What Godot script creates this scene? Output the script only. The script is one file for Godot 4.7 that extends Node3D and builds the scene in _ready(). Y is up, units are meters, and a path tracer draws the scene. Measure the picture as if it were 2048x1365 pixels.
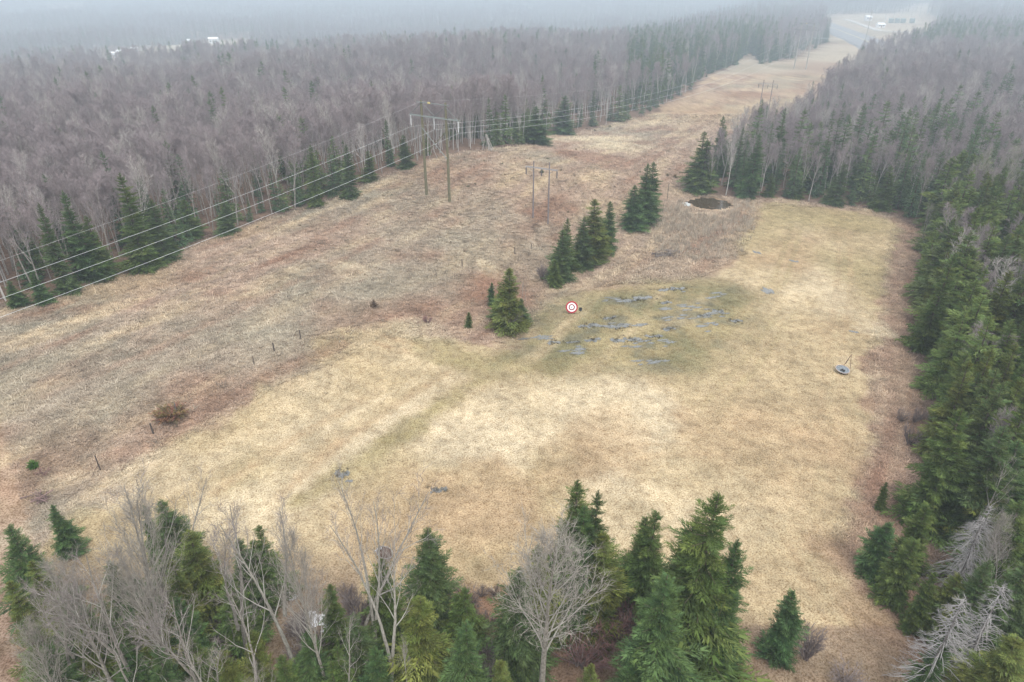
extends Node3D
# An old field and a power-line cut among bare woods and spruces, seen from a drone 42 m up.
# World: x to the right, y up, the view goes towards -z ("ahead" = -z). Units are metres.

const EYE := 42.0
const FOCAL := 1368.0            # focal length in pixels of a 2048 x 1365 survey sheet
const PITCH := 28.5
var sp := sin(deg_to_rad(PITCH))
var cp := cos(deg_to_rad(PITCH))

var rng := RandomNumberGenerator.new()
var n_big := FastNoiseLite.new()
var n_mid := FastNoiseLite.new()
var n_fine := FastNoiseLite.new()
var n_streak := FastNoiseLite.new()
var used := {}
var vcol: StandardMaterial3D
var needles: StandardMaterial3D
var bark: StandardMaterial3D

# ------------------------------------------------------------------ bookkeeping
func numbered(called: String) -> String:
	var k: int = used.get(called, 0)
	used[called] = k + 1
	return called if k == 0 else "%s_%03d" % [called, k]

func tag(o: Node, label: String, category := "", group := "", kind := "") -> void:
	if label: o.set_meta("label", label)
	if category: o.set_meta("category", category)
	if group: o.set_meta("group", group)
	if kind: o.set_meta("kind", kind)

func thing(called: String, label: String, category: String, at := Vector3.ZERO, turn := 0.0, group := "") -> Node3D:
	var o := Node3D.new()
	o.name = numbered(called)
	add_child(o, true)
	o.position = at
	o.rotation.y = turn
	tag(o, label, category, group)
	return o

func part(called: String, mesh: Mesh, mat: Material, parent: Node) -> MeshInstance3D:
	var o := MeshInstance3D.new()
	o.name = called if parent != self else numbered(called)
	o.mesh = mesh
	o.material_override = mat
	parent.add_child(o, true)
	return o

func struct(called: String, mesh: Mesh, mat: Material, label := "") -> MeshInstance3D:
	var o := part(called, mesh, mat, self)
	tag(o, label, "", "", "structure")
	return o

func mat(c: Color, rough := 0.9, metal := 0.0) -> StandardMaterial3D:
	var m := StandardMaterial3D.new()
	m.albedo_color = c.linear_to_srgb()
	m.roughness = rough
	m.metallic = metal
	m.metallic_specular = 0.3
	return m

# ------------------------------------------------------------------ geometry
class Geo:
	var v := PackedVector3Array()
	var c := PackedColorArray()
	func tri(a: Vector3, b: Vector3, d: Vector3, col: Color) -> void:
		v.push_back(a); v.push_back(b); v.push_back(d)
		c.push_back(col); c.push_back(col); c.push_back(col)
	func quad(a: Vector3, b: Vector3, d: Vector3, e: Vector3, col: Color) -> void:
		tri(a, b, d, col)
		tri(a, d, e, col)
	func add(g: Geo, t: Transform3D, tint: PackedColorArray = PackedColorArray()) -> void:
		v.append_array(t * g.v)
		c.append_array(tint if tint.size() else g.c)
	func tinted(k: Color) -> PackedColorArray:
		var out := PackedColorArray()
		out.resize(c.size())
		for i in c.size():
			out[i] = c[i] * k
		return out
	# a tube along points; ends are open cones when the last radius is 0
	func tube(pts: PackedVector3Array, rad: PackedFloat32Array, sides: int, col: Color, jit := 0.0) -> void:
		var last := PackedVector3Array()
		for i in pts.size():
			var d: Vector3 = (pts[mini(i + 1, pts.size() - 1)] - pts[maxi(i - 1, 0)]).normalized()
			var s := d.cross(Vector3(0.31, 0.12, 0.94) if absf(d.z) < 0.8 else Vector3(1, 0.1, 0)).normalized()
			var u := s.cross(d)
			var ring := PackedVector3Array()
			for k in sides:
				var a := TAU * k / sides
				ring.push_back(pts[i] + (s * cos(a) + u * sin(a)) * rad[i])
			if i:
				for k in sides:
					var k2 := (k + 1) % sides
					var cc := col * (1.0 + jit * sin(k * 2.3 + i * 1.7 + pts[i].x * 9.0))
					quad(last[k], last[k2], ring[k2], ring[k], cc)
			last = ring
	func rod(a: Vector3, b: Vector3, r0: float, r1: float, sides: int, col: Color) -> void:
		tube(PackedVector3Array([a, b]), PackedFloat32Array([r0, r1]), sides, col)
		var d := (b - a).normalized()
		var s := d.cross(Vector3(0.31, 0.12, 0.94) if absf(d.z) < 0.8 else Vector3(1, 0.1, 0)).normalized()
		var u := s.cross(d)
		for k in sides - 2:
			for e in 2:
				var o := a if e == 0 else b
				var r := r0 if e == 0 else r1
				var p := []
				for q in [0, k + 1, k + 2]:
					p.append(o + (s * cos(TAU * q / sides) + u * sin(TAU * q / sides)) * r)
				if e: tri(p[0], p[1], p[2], col)
				else: tri(p[0], p[2], p[1], col)
	# a box with chamfered upright edges
	func box(centre: Vector3, size: Vector3, col: Color, b := Basis.IDENTITY) -> void:
		var h := size / 2
		var q := []
		for x in [-1, 1]:
			for y in [-1, 1]:
				for z in [-1, 1]:
					q.append(centre + b * Vector3(x * h.x, y * h.y, z * h.z))
		for f in [[0, 1, 3, 2], [4, 6, 7, 5], [0, 4, 5, 1], [2, 3, 7, 6], [0, 2, 6, 4], [1, 5, 7, 3]]:
			quad(q[f[0]], q[f[3]], q[f[2]], q[f[1]], col)
	func mesh() -> ArrayMesh:
		var a := []
		a.resize(Mesh.ARRAY_MAX)
		a[Mesh.ARRAY_VERTEX] = v
		a[Mesh.ARRAY_COLOR] = c
		var m := ArrayMesh.new()
		m.add_surface_from_arrays(Mesh.PRIMITIVE_TRIANGLES, a)
		return m

func joined(gs: Array) -> Geo:
	var o := Geo.new()
	for g in gs:
		o.v.append_array(g.v)
		o.c.append_array(g.c)
	return o

# ------------------------------------------------------------------ the lie of the land
func ditch_x(f: float) -> float:      # the wet line where the power-line hill meets the flat field
	if f < 60: return -22.0 - (60 - f) * 0.75
	if f < 76: return lerpf(-22, -3, (f - 60) / 16)
	if f < 93: return lerpf(-3, 5, (f - 76) / 17)
	if f < 117: return lerpf(5, 23, (f - 93) / 24)
	return lerpf(23, 44, (f - 117) / 35)

func height(x: float, f: float) -> float:
	var h := 0.0
	var s := ditch_x(f) - x
	var wild := smoothstep(0.0, 14.0, s)
	if f < 260:
		h += 5.2 * exp(-(pow((x + 6) / 30, 2) + pow((f - 150) / 30, 2))) * wild
		h += 2.2 * smoothstep(0.0, 26.0, s) * (1.0 - smoothstep(165.0, 215.0, f))
	if x > 40: wild = maxf(wild, smoothstep(0, 14, x - 62 - absf(f - 130) * 0.2))
	if f > 165: wild = maxf(wild, smoothstep(165, 190, f))
	if f > 200:
		var left := smoothstep(70.0, -60.0, x - (f - 300) * 0.42)
		h += 6.5 * exp(-(pow((x - 25 - (f - 300) * 0.2) / 70, 2) + pow((f - 325) / 75, 2))) * left
		var brink := 300.0 + minf(0.0, x + 20) * .62
		h -= 17.0 * smoothstep(brink - 40, brink + 430.0, f) * left
		h += 5.5 * n_big.get_noise_2d(x * .22 + 50, f * .22) * smoothstep(200, 330, f) * (left + .15)
		if f > 800: h += 6.0 * smoothstep(900, 1500, f)
	var calm := 1.0
	if f > 300 and x > 90: calm = 0.15
	if f > 700: calm = 6.0
	h += wild * calm * (0.55 * n_mid.get_noise_2d(x * 0.5, f * 0.5) + 0.16 * n_mid.get_noise_2d(x * 3.0, f * 3.0))
	return h

func land(x: float, z: float) -> Vector3:
	return Vector3(x, height(x, -z), z)

func gp(px: float, py: float) -> Vector3:   # the spot of ground that the survey sheet shows at (px, py)
	var u := (px - 1024.0) / FOCAL
	var w := (682.5 - py) / FOCAL
	var d := Vector3(u, -sp + w * cp, -(cp + w * sp))
	var t := (EYE - 22.0) / -d.y
	var step := t * 0.01
	while t < 6000:
		var p := d * t
		if EYE + p.y < height(p.x, -p.z):
			break
		t += step
		step = maxf(step, t * 0.006)
	var lo := t - step
	for i in 12:
		var m := (lo + t) / 2
		var p := d * m
		if EYE + p.y < height(p.x, -p.z): t = m
		else: lo = m
	return Vector3(d.x * t, height(d.x * t, -d.z * t), d.z * t)

func rise(base: Vector3, py: float) -> float:  # how tall a thing on base is whose top the sheet shows at py
	var w := (682.5 - py) / FOCAL
	var f := -base.z
	return EYE - f * (sp - w * cp) / (cp + w * sp) - base.y

func depth_of(p: Vector3) -> float:
	return -p.z * cp + (EYE - p.y) * sp

func sheet(p: Vector3) -> Vector2:
	var zc := depth_of(p)
	return Vector2(1024 + p.x / zc * FOCAL, 682.5 - (-p.z * sp - (EYE - p.y) * cp) / zc * FOCAL)

func foot(tx: float, ty: float, by: float) -> Vector3:   # foot of an upright thing with its top at (tx, ty) and its foot at height by
	var vy := 682.5 + FOCAL * cp / sp
	return gp(1024 + (tx - 1024) * (vy - by) / (vy - ty), by)

# ------------------------------------------------------------------ cover maps, 1 m grid in world space
const MX0 := -140
const MF0 := 10
const MW := 300
const MH := 330
func area(pts: Array) -> PackedVector2Array:    # sheet points to a world polygon (x, ahead)
	var out := PackedVector2Array()
	for p in pts:
		if p is Vector3:
			out.push_back(Vector2(p.x, p.z))
		else:
			var g := gp(p.x, p.y)
			out.push_back(Vector2(g.x, -g.z))
	return out

func cover(poly: PackedVector2Array, soft: int) -> PackedFloat32Array:
	var m := PackedFloat32Array()
	m.resize(MW * MH)
	var lo := poly[0]
	var hi := poly[0]
	for p in poly:
		lo = lo.min(p)
		hi = hi.max(p)
	for j in range(maxi(0, int(lo.y) - MF0), mini(MH, int(hi.y) - MF0 + 2)):
		for i in range(maxi(0, int(lo.x) - MX0 - 1), mini(MW, int(hi.x) - MX0 + 2)):
			if Geometry2D.is_point_in_polygon(Vector2(MX0 + i, MF0 + j), poly):
				m[j * MW + i] = 1.0
	for pass_ in 2:
		var a := PackedFloat32Array()
		a.resize(MW * MH)
		for j in MH:
			var sum := 0.0
			for i in MW + soft:
				if i < MW: sum += m[j * MW + i]
				if i > 2 * soft: sum -= m[j * MW + i - 2 * soft - 1]
				if i >= soft: a[j * MW + i - soft] = sum / (2 * soft + 1)
		for i in MW:
			var sum := 0.0
			for j in MH + soft:
				if j < MH: sum += a[j * MW + i]
				if j > 2 * soft: sum -= a[(j - 2 * soft - 1) * MW + i]
				if j >= soft: m[(j - soft) * MW + i] = sum / (2 * soft + 1)
	return m

func look(m: PackedFloat32Array, x: float, f: float) -> float:
	var a := clampf(x - MX0, 0.0, MW - 1.01)
	var b := clampf(f - MF0, 0.0, MH - 1.01)
	var i := int(a)
	var j := int(b)
	a -= i
	b -= j
	var k := j * MW + i
	return lerpf(lerpf(m[k], m[k + 1], a), lerpf(m[k + MW], m[k + MW + 1], a), b)

var m_field: PackedFloat32Array
var m_wet: PackedFloat32Array
var m_green: PackedFloat32Array
var m_path: PackedFloat32Array
var m_swamp: PackedFloat32Array
var m_open: PackedFloat32Array
var m_rust: PackedFloat32Array
var m_side: PackedFloat32Array
var m_pale: PackedFloat32Array
var open_poly: PackedVector2Array
var lots: Array[PackedVector2Array] = []
var blobs := []

func V(x: float, y: float) -> Vector2: return Vector2(x, y)
func W(x: float, f: float) -> Vector3: return Vector3(x, 0, f)   # a world point (x, ahead) in an area list

func survey() -> void:
	open_poly = area([W(-160, -30), W(-110, 40), V(0, 610), V(130, 585), V(250, 540), V(360, 497), V(410, 470), V(560, 430), V(640, 405), V(740, 362), V(800, 337), V(930, 303),
		V(1050, 292), V(1092, 270), V(1160, 262), V(1230, 246), V(1290, 230), V(1340, 205), V(1388, 182), V(1400, 163), V(1470, 130), V(1478, 118), V(1500, 106), V(1512, 110), V(1520, 128), V(1590, 118), V(1642, 93), V(1660, 80), V(1640, 46),
		V(1660, 30), V(1850, 22), V(1880, 45), V(1870, 70), V(1850, 92), V(1795, 116), V(1738, 138), V(1676, 166), V(1634, 212), V(1554, 266), V(1444, 322), V(1394, 374), V(1385, 386), V(1500, 397), V(1560, 397), V(1690, 412), V(1760, 417), V(1828, 446),
		V(1846, 480), V(1838, 540), V(1826, 700), V(1862, 800), V(1855, 880), V(1812, 1000), V(1850, 1080), V(1900, 1230), V(1960, 1330), W(36, 22), W(60, -30)])
	lots.append(area([V(1525, 22), V(1535, 11), V(1600, 6), V(1590, 17)]))
	lots.append(area([V(1800, 22), V(1830, 8), V(1930, 2), V(1880, 22)]))
	lots.append(area([V(60, 16), V(120, 8), V(180, 9), V(170, 22), V(120, 26)]))
	lots.append(area([V(170, 128), V(230, 108), V(300, 100), V(400, 80), V(500, 78), V(510, 128), V(400, 142), V(300, 150), V(230, 160), V(180, 160)]))
	m_open = cover(open_poly, 2)
	m_field = cover(area([V(60, 1130), V(330, 905), V(560, 770), V(760, 690), V(730, 665), V(850, 684), V(1010, 692), V(1060, 660), V(1125, 595), V(1200, 572), V(1330, 568), V(1400, 560), V(1490, 510), V(1515, 440), V(1540, 412), V(1700, 418), V(1790, 440), V(1770, 520), V(1765, 620), V(1722, 720), V(1745, 800), V(1735, 900), V(1690, 1010), V(1660, 1100), V(1800, 1200), V(1900, 1365), W(28, 24), W(-30, 24)]), 1)
	m_wet = cover(area([V(1085, 640), V(1120, 600), V(1250, 578), V(1420, 566), V(1500, 590), V(1520, 640), V(1440, 690), V(1380, 740), V(1230, 745), V(1010, 740), V(920, 730), V(1010, 698)]), 2)
	m_green = cover(area([V(1520, 425), V(1560, 412), V(1740, 428), V(1760, 470), V(1650, 455), V(1560, 450), V(1520, 510), V(1480, 520)]), 2)
	m_path = cover(area([V(760, 675), V(860, 695), V(1010, 705), V(1150, 720), V(1120, 745), V(1020, 745), V(950, 760), V(860, 810), V(700, 960), V(560, 1060), V(520, 1050), V(700, 900), V(850, 780), V(935, 740), V(850, 712)]), 1)
	m_swamp = cover(area([V(1300, 450), V(1340, 410), V(1400, 392), V(1500, 400), V(1515, 440), V(1480, 510), V(1400, 556), V(1250, 570), V(1150, 580), V(1200, 545), V(1280, 480)]), 2)
	m_rust = cover(area([V(880, 560), V(960, 520), V(1080, 490), V(1110, 540), V(1100, 590), V(1050, 640), V(1000, 680), V(880, 680), V(740, 640), V(700, 600), V(760, 585)]), 3)
	m_side = cover(area([V(1790, 430), V(1850, 450), V(1850, 700), V(1880, 900), V(1830, 1000), V(1900, 1200), V(2000, 1400), V(1900, 1330), V(1790, 1190), V(1680, 1100), V(1700, 1010), V(1750, 900), V(1760, 800), V(1740, 700), V(1775, 600)]), 2)
	m_pale = cover(area([V(740, 960), V(800, 870), V(900, 790), V(1030, 752), V(1180, 760), V(1320, 775), V(1420, 850), V(1350, 930), V(1250, 900), V(1100, 880), V(1060, 960), V(960, 975), V(860, 930)]), 2)
	track([V(690, 935), V(770, 850), V(860, 785), V(935, 742)], 1.3, "pale", .8)
	track([V(560, 990), V(690, 880), V(830, 785), V(900, 745)], .9, "tan", .7)
	track([V(600, 900), V(720, 820), V(850, 755)], .8, "pale", .6)
	track([V(430, 985), V(600, 870), V(760, 780)], .9, "tan", .55)
	track([V(760, 680), V(860, 705), V(950, 735)], .7, "tan", .6, .9)
	track([V(1690, 430), V(1690, 560), V(1670, 700), V(1660, 820), V(1640, 960), V(1600, 1090), V(1660, 1200), V(1740, 1365)], .55, "tan", .55, .9)
	track([V(1790, 440), V(1790, 560), V(1775, 700), V(1790, 830), V(1750, 980), V(1700, 1080)], .45, "pale", .22, 1.0)
	track([V(1020, 720), V(1200, 735), V(1400, 700), V(1560, 560), V(1600, 440)], .5, "olive", .5, .85)
	track([V(860, 1240), V(1000, 1060), V(1100, 960), V(1300, 900), V(1520, 900)], .5, "tan", .45, .8)
	track([V(1580, 620), V(1500, 730), V(1420, 820)], .6, "olive", .35, .9)
	track([V(1120, 600), V(1080, 640), V(1040, 672), V(1000, 690)], 1.6, "straw", .8)
	track([V(1140, 580), V(1230, 545), V(1300, 500), V(1330, 450)], 1.8, "straw", .55)
	track([V(1260, 340), V(1320, 300), V(1400, 250), V(1450, 200)], 1.0, "rust", .5, 1.2)
	track([V(100, 790), V(300, 705), V(520, 600), V(760, 480)], 1.2, "rust", .35)
	track([V(180, 930), V(330, 880), V(520, 760), V(680, 690)], 1.6, "rust", .45)
	# soft-edged patches of cover: x, y on the sheet, radius in metres, tone, strength
	for b in [[1540, 850, 8, "tan", .8], [1230, 880, 5, "tan", .6], [930, 1005, 5, "tan", .7], [860, 990, 3, "tan", .8], [1500, 720, 10, "mid", .6], [1160, 800, 5, "pale", .5], [1700, 605, 4, "pale", .9], [1640, 600, 5, "pale", .9], [1750, 650, 3, "pale", .7],
		[1730, 745, 3, "pale", .8], [1180, 795, 3, "pale", .6], [1620, 790, 7, "mid", .5], [1450, 1000, 6, "pale", .5], [1550, 970, 3, "tan", .5], [1600, 1180, 6, "mid", .6], [1280, 1000, 5, "pale", .7], [1000, 1130, 6, "tan", .7], [800, 1040, 6, "tan", .7],
		[950, 1240, 3, "rust", .9], [970, 1200, 2, "rust", .7], [1700, 1060, 4, "rust", .8], [1780, 1000, 3, "rust", .9], [1750, 960, 3, "rust", .5], [1850, 1230, 4, "rust", .6], [1950, 1340, 5, "rust", .7], [1500, 1290, 3, "rust", .5], [1200, 1310, 5, "rust", .7],
		[60, 990, 3, "rust", .5], [90, 940, 2.5, "rust", .5], [180, 880, 3, "rust", .7], [400, 800, 3, "rust", .5], [330, 850, 3, "rust", .3], [820, 560, 9, "grey", .7], [700, 560, 10, "grey", .7], [620, 640, 9, "grey", .6], [450, 680, 10, "grey", .6], [900, 450, 14, "grey", .6], [1000, 500, 8, "grey", .6],
		[150, 790, 10, "grey", .6], [100, 760, 8, "grey", .5], [680, 535, 2.5, "pale", .8], [955, 535, 2, "pale", .6], [975, 550, 2, "pale", .6], [860, 350, 8, "rust", .5], [1000, 590, 7, "rust", .5], [760, 640, 7, "rust", .4], [560, 390, 6, "rust", .5], [460, 450, 8, "tan", .6], [250, 560, 9, "tan", .5],
		[1210, 285, 14, "pale", .8], [1300, 240, 16, "pale", .6], [1180, 315, 8, "rust", .8], [1500, 190, 10, "rust", .9], [1450, 210, 30, "tan", .3], [1620, 110, 30, "mid", .6], [1380, 230, 20, "tan", .5], [1200, 600, 4, "pale", .0], [820, 690, 5, "pale", .7], [740, 690, 5, "mid", .7],
		[740, 860, 3.5, "pale", .8], [800, 820, 3, "pale", .7], [860, 775, 2.5, "pale", .6], [690, 915, 3, "pale", .7], [620, 980, 4, "pale", .6], [500, 1040, 5, "pale", .6], [420, 1060, 4, "pale", .7], [300, 960, 4, "pale", .5], [640, 790, 6, "pale", .4]]:
		var g := gp(b[0], b[1])
		blobs.append([g.x, -g.z, float(b[2]), b[3], float(b[4])])

var tracks := []
func track(pts: Array, w: float, tone: String, much: float, twin := 0.0) -> void:
	var line := area(pts)
	for side in ([-1, 1] if twin > 0 else [0]):
		var l := PackedVector2Array()
		for i in line.size():
			var d := (line[mini(i + 1, line.size() - 1)] - line[maxi(i - 1, 0)]).normalized()
			l.push_back(line[i] + Vector2(-d.y, d.x) * twin * side)
		var lo := l[0]
		var hi := l[0]
		for p in l:
			lo = lo.min(p)
			hi = hi.max(p)
		tracks.append({"line": l, "w": w, "tone": tone, "much": much, "lo": lo - Vector2(w, w), "hi": hi + Vector2(w, w)})

const TONES := {
	"heath": Color(.400, .312, .242), "grey": Color(.330, .298, .232), "rust": Color(.285, .178, .126), "straw": Color(.52, .425, .295), "pale": Color(.575, .498, .36),
	"mid": Color(.455, .376, .245), "tan": Color(.425, .325, .21), "wet": Color(.205, .195, .115), "bog": Color(.165, .162, .118), "olive": Color(.315, .272, .152), "litter": Color(.205, .150, .118), "swamp": Color(.40, .32, .235), "side": Color(.370, .262, .190), "far": Color(.47, .42, .34)}

func mixc(a: Color, b: Color, t: float) -> Color:
	return a.lerp(b, clampf(t, 0.0, 1.0))

func ground_color(x0: float, f0: float) -> Color:
	var far := f0 > 335.0
	var x := x0 + 3.2 * n_mid.get_noise_2d(x0 * 0.8, f0 * 0.8) + 1.2 * n_fine.get_noise_2d(x0 * 0.7, f0 * 0.7)
	var f := f0 + 3.6 * n_mid.get_noise_2d(x0 * 0.8 + 500, f0 * 0.8) + 1.2 * n_fine.get_noise_2d(x0 * 0.7, f0 * 0.7 + 300)
	if far:
		var inside := Geometry2D.is_point_in_polygon(Vector2(x, f), open_poly)
		for l in lots:
			inside = inside or Geometry2D.is_point_in_polygon(Vector2(x, f), l)
		return mixc(mixc(TONES.far, TONES.grey, n_mid.get_noise_2d(x * .4, f * .4) * 2.0), TONES.rust, n_mid.get_noise_2d(x * .25 + 80, f * .25) * 1.4 - .15) if inside else TONES.litter
	var patch := n_big.get_noise_2d(x0, f0)
	var patch2 := n_big.get_noise_2d(x0 * 2.1 + 900, f0 * 2.1)
	var fine := n_fine.get_noise_2d(x0, f0)
	var streak := n_streak.get_noise_2d((x0 * .54 + f0 * .84) * .22, (x0 * .84 - f0 * .54))
	var c: Color = TONES.heath
	c = mixc(c, TONES.grey, patch * 2.2)
	c = mixc(c, TONES.rust, (-patch2 - .12) * 1.6)
	c = mixc(c, TONES.straw, (streak - .02) * 1.5 + .06)
	c = mixc(c, TONES.rust, (-streak - .22) * 1.8)
	c = mixc(c, TONES.rust, look(m_rust, x, f) * (.55 + patch2))
	c = mixc(c, TONES.swamp, look(m_swamp, x, f) * .8)
	c = mixc(c, TONES.rust, look(m_swamp, x, f) * (streak * 1.2))
	c = mixc(c, TONES.side, look(m_side, x, f))
	c = mixc(c, TONES.rust, look(m_side, x, f) * (patch2 * 1.5 + .15))
	var fld := smoothstep(.3, .7, look(m_field, x, f))
	var g: Color = TONES.mid
	g = mixc(g, TONES.tan, patch2 * 1.6)
	g = mixc(g, TONES.pale, patch * 1.0 + streak * .5)
	g = mixc(g, TONES.olive, (n_big.get_noise_2d(x0 * .9 - 300, f0 * .5) - .05) * 1.3)
	g = mixc(g, TONES.pale, smoothstep(.2, .8, look(m_pale, x, f)) * (.78 + patch2 * .6))
	c = mixc(c, g, fld)
	for b in blobs:
		var dx: float = x - b[0]
		var df: float = f - b[1]
		var q: float = (dx * dx + df * df) / (b[2] * b[2])
		if q < 1.7:
			c = mixc(c, TONES[b[3]], b[4] * (1.0 - smoothstep(.3, 1.6, q)) * (.85 + patch2))
	for t in tracks:
		if x0 < t.lo.x or x0 > t.hi.x or f0 < t.lo.y or f0 > t.hi.y: continue
		var p := Vector2(x0 + .25 * fine, f0)
		var best := 99.0
		for i in t.line.size() - 1:
			best = minf(best, p.distance_squared_to(Geometry2D.get_closest_point_to_segment(p, t.line[i], t.line[i + 1])))
		c = mixc(c, TONES[t.tone], t.much * smoothstep(t.w, t.w * .35, sqrt(best)) * (.75 + .6 * patch2 + .5 * fine))
	c = mixc(c, TONES.olive, smoothstep(.2, .7, look(m_path, x, f)) * (.85 + patch2 * .5 + fine * .3))
	c = mixc(c, TONES.olive, look(m_green, x, f) * .75)
	var wet := look(m_wet, x, f)
	c = mixc(c, TONES.olive, wet * .8)
	c = mixc(c, TONES.wet, wet * clampf(.5 + patch2 * 2.6 + fine * .9, 0, 1))
	c = mixc(c, TONES.bog, wet * clampf(n_mid.get_noise_2d(x0 * 2.4 + 70, f0 * 3.2) * 2.6 - .15 + fine * .5, 0, .85))
	c = mixc(c, TONES.mid, wet * clampf(streak * 2.0 - .3, 0, 1))
	var woods := 1.0 - smoothstep(.3, .7, look(m_open, x, f))
	c = mixc(c, TONES.litter, woods)
	if f0 < 34 or (x0 < -12 and f0 < 41) : c = mixc(c, TONES.litter, smoothstep(44, 36, f0) * .7)
	return c * (1.0 + .24 * fine + .14 * n_fine.get_noise_2d(x0 * 3.1, f0 * 3.1) + .16 * n_fine.get_noise_2d(x0 * .33 + 40, f0 * .33))

func build_ground() -> void:
	var xs := PackedFloat32Array()
	var fs := PackedFloat32Array()
	var x := -82.0
	while x <= 82.0:
		xs.push_back(x)
		x += .55
	var s := .8
	while x < 2600:
		xs.push_back(x)
		xs.insert(0, -x)
		x += s
		s *= 1.075
	var f := 22.0
	fs.push_back(-300)
	fs.push_back(-60)
	fs.push_back(0)
	fs.push_back(12)
	s = .55
	while f < 3400:
		fs.push_back(f)
		if f > 120: s *= 1.022
		f += s
	var nx := xs.size()
	var nf := fs.size()
	var v := PackedVector3Array()
	var c := PackedColorArray()
	var uv := PackedVector2Array()
	var uv2 := PackedVector2Array()
	for j in nf:
		for i in nx:
			v.push_back(Vector3(xs[i], height(xs[i], fs[j]), -fs[j]))
			c.push_back(ground_color(xs[i], fs[j]))
			uv.push_back(Vector2(xs[i], fs[j]) / 11.3)
			uv2.push_back(Vector2(xs[i] * .8 + fs[j] * .6, fs[j] * .8 - xs[i] * .6) / 37.0)
	var idx := PackedInt32Array()
	var nn := PackedVector3Array()
	nn.resize(v.size())
	for j in nf:
		for i in nx:
			var k := j * nx + i
			var a := v[k + 1] - v[k] if i < nx - 1 else v[k] - v[k - 1]
			var b := v[k + nx] - v[k] if j < nf - 1 else v[k] - v[k - nx]
			nn[k] = a.cross(b).normalized()
			if i < nx - 1 and j < nf - 1:
				idx.append_array(PackedInt32Array([k, k + nx, k + 1, k + 1, k + nx, k + nx + 1]))
	var arr := []
	arr.resize(Mesh.ARRAY_MAX)
	arr[Mesh.ARRAY_VERTEX] = v
	arr[Mesh.ARRAY_NORMAL] = nn
	arr[Mesh.ARRAY_COLOR] = c
	arr[Mesh.ARRAY_TEX_UV] = uv
	arr[Mesh.ARRAY_TEX_UV2] = uv2
	arr[Mesh.ARRAY_INDEX] = idx
	var mesh := ArrayMesh.new()
	mesh.add_surface_from_arrays(Mesh.PRIMITIVE_TRIANGLES, arr)
	var m := StandardMaterial3D.new()
	m.vertex_color_use_as_albedo = true
	m.roughness = 1.0
	m.metallic_specular = 0.1
	m.albedo_texture = speckle(1024, .05, 3, [[0.0, Color(.60, .55, .50)], [.40, Color(.86, .84, .81)], [.58, Color(.98, .97, .96)], [1.0, Color(1, 1, 1)]], 11)
	m.detail_enabled = true
	m.detail_blend_mode = BaseMaterial3D.BLEND_MODE_MUL
	m.detail_uv_layer = BaseMaterial3D.DETAIL_UV_2
	m.detail_albedo = speckle(1024, .03, 4, [[0.0, Color(.76, .73, .70)], [.5, Color(.96, .955, .945)], [1.0, Color(1, 1, 1)]], 12)
	m.heightmap_enabled = true
	m.heightmap_scale = 7.0
	m.heightmap_texture = m.albedo_texture
	struct("ground", mesh, m, "dry straw field, brown heath and leaf-strewn forest floor")

func speckle(size: int, freq: float, oct: int, stops: Array, seed_: int) -> NoiseTexture2D:
	var n := FastNoiseLite.new()
	n.seed = seed_
	n.noise_type = FastNoiseLite.TYPE_SIMPLEX_SMOOTH
	n.frequency = freq
	n.fractal_octaves = oct
	n.fractal_gain = .6
	var g := Gradient.new()
	var o := PackedFloat32Array()
	var cc := PackedColorArray()
	for s in stops:
		o.push_back(s[0])
		cc.push_back(s[1])
	g.offsets = o
	g.colors = cc
	var t := NoiseTexture2D.new()
	t.width = size
	t.height = size
	t.seamless = true
	t.noise = n
	t.color_ramp = g
	return t

# ------------------------------------------------------------------ plants
func rdir(up := 0.0) -> Vector3:
	return (Vector3(rng.randf_range(-1, 1), rng.randf_range(-1, 1) + up, rng.randf_range(-1, 1)) + Vector3(.001, 0, 0)).normalized()

func bough(sprays: int, blades: int, wide: float, curl: float) -> Geo:   # a needle-clad branch one metre long along +x
	var g := Geo.new()
	for i in sprays:
		var t := (i + .6) / sprays
		for side in [-1, 1]:
			var root := Vector3(t, -curl * t * (1.2 - t), 0)
			var reach := wide * (1.08 - t) * rng.randf_range(.7, 1.2) + .1
			var d := Vector3(rng.randf_range(.5, .95), rng.randf_range(-.25, .2), side * rng.randf_range(.5, .9)).normalized()
			for b in blades:
				var fine := blades > 5
				var o := root + d * reach * (b * (1.0 if fine else .8) / blades)
				var e := (d + rdir() * .55 + Vector3(.15, .1, 0)).normalized() * reach * (rng.randf_range(.26, .44) if fine else rng.randf_range(.45, .75))
				var w := e.cross(rdir()).normalized() * reach * (.12 if not fine else .055)
				var k := rng.randf_range(.6, 1.45)
				var col := Color(k, k * rng.randf_range(.95, 1.05), k * rng.randf_range(.85, 1.1))
				if fine:
					g.tri(o - w, o + w, o + e, col)
					continue
				g.tri(o - w * .6, o + w * .6, o + e * .6 + w, col)
				g.tri(o - w * .6, o + e * .6 + w, o + e, col)
	for b in 3:   # the tip
		var e := Vector3(.22, rng.randf_range(-.05, .1), rng.randf_range(-.1, .1))
		g.tri(Vector3(.88, -curl * .2, -.03), Vector3(.88, -curl * .2, .03), Vector3(.9, -curl * .2, 0) + e, Color(1.1, 1.1, 1.0))
	return g

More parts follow.
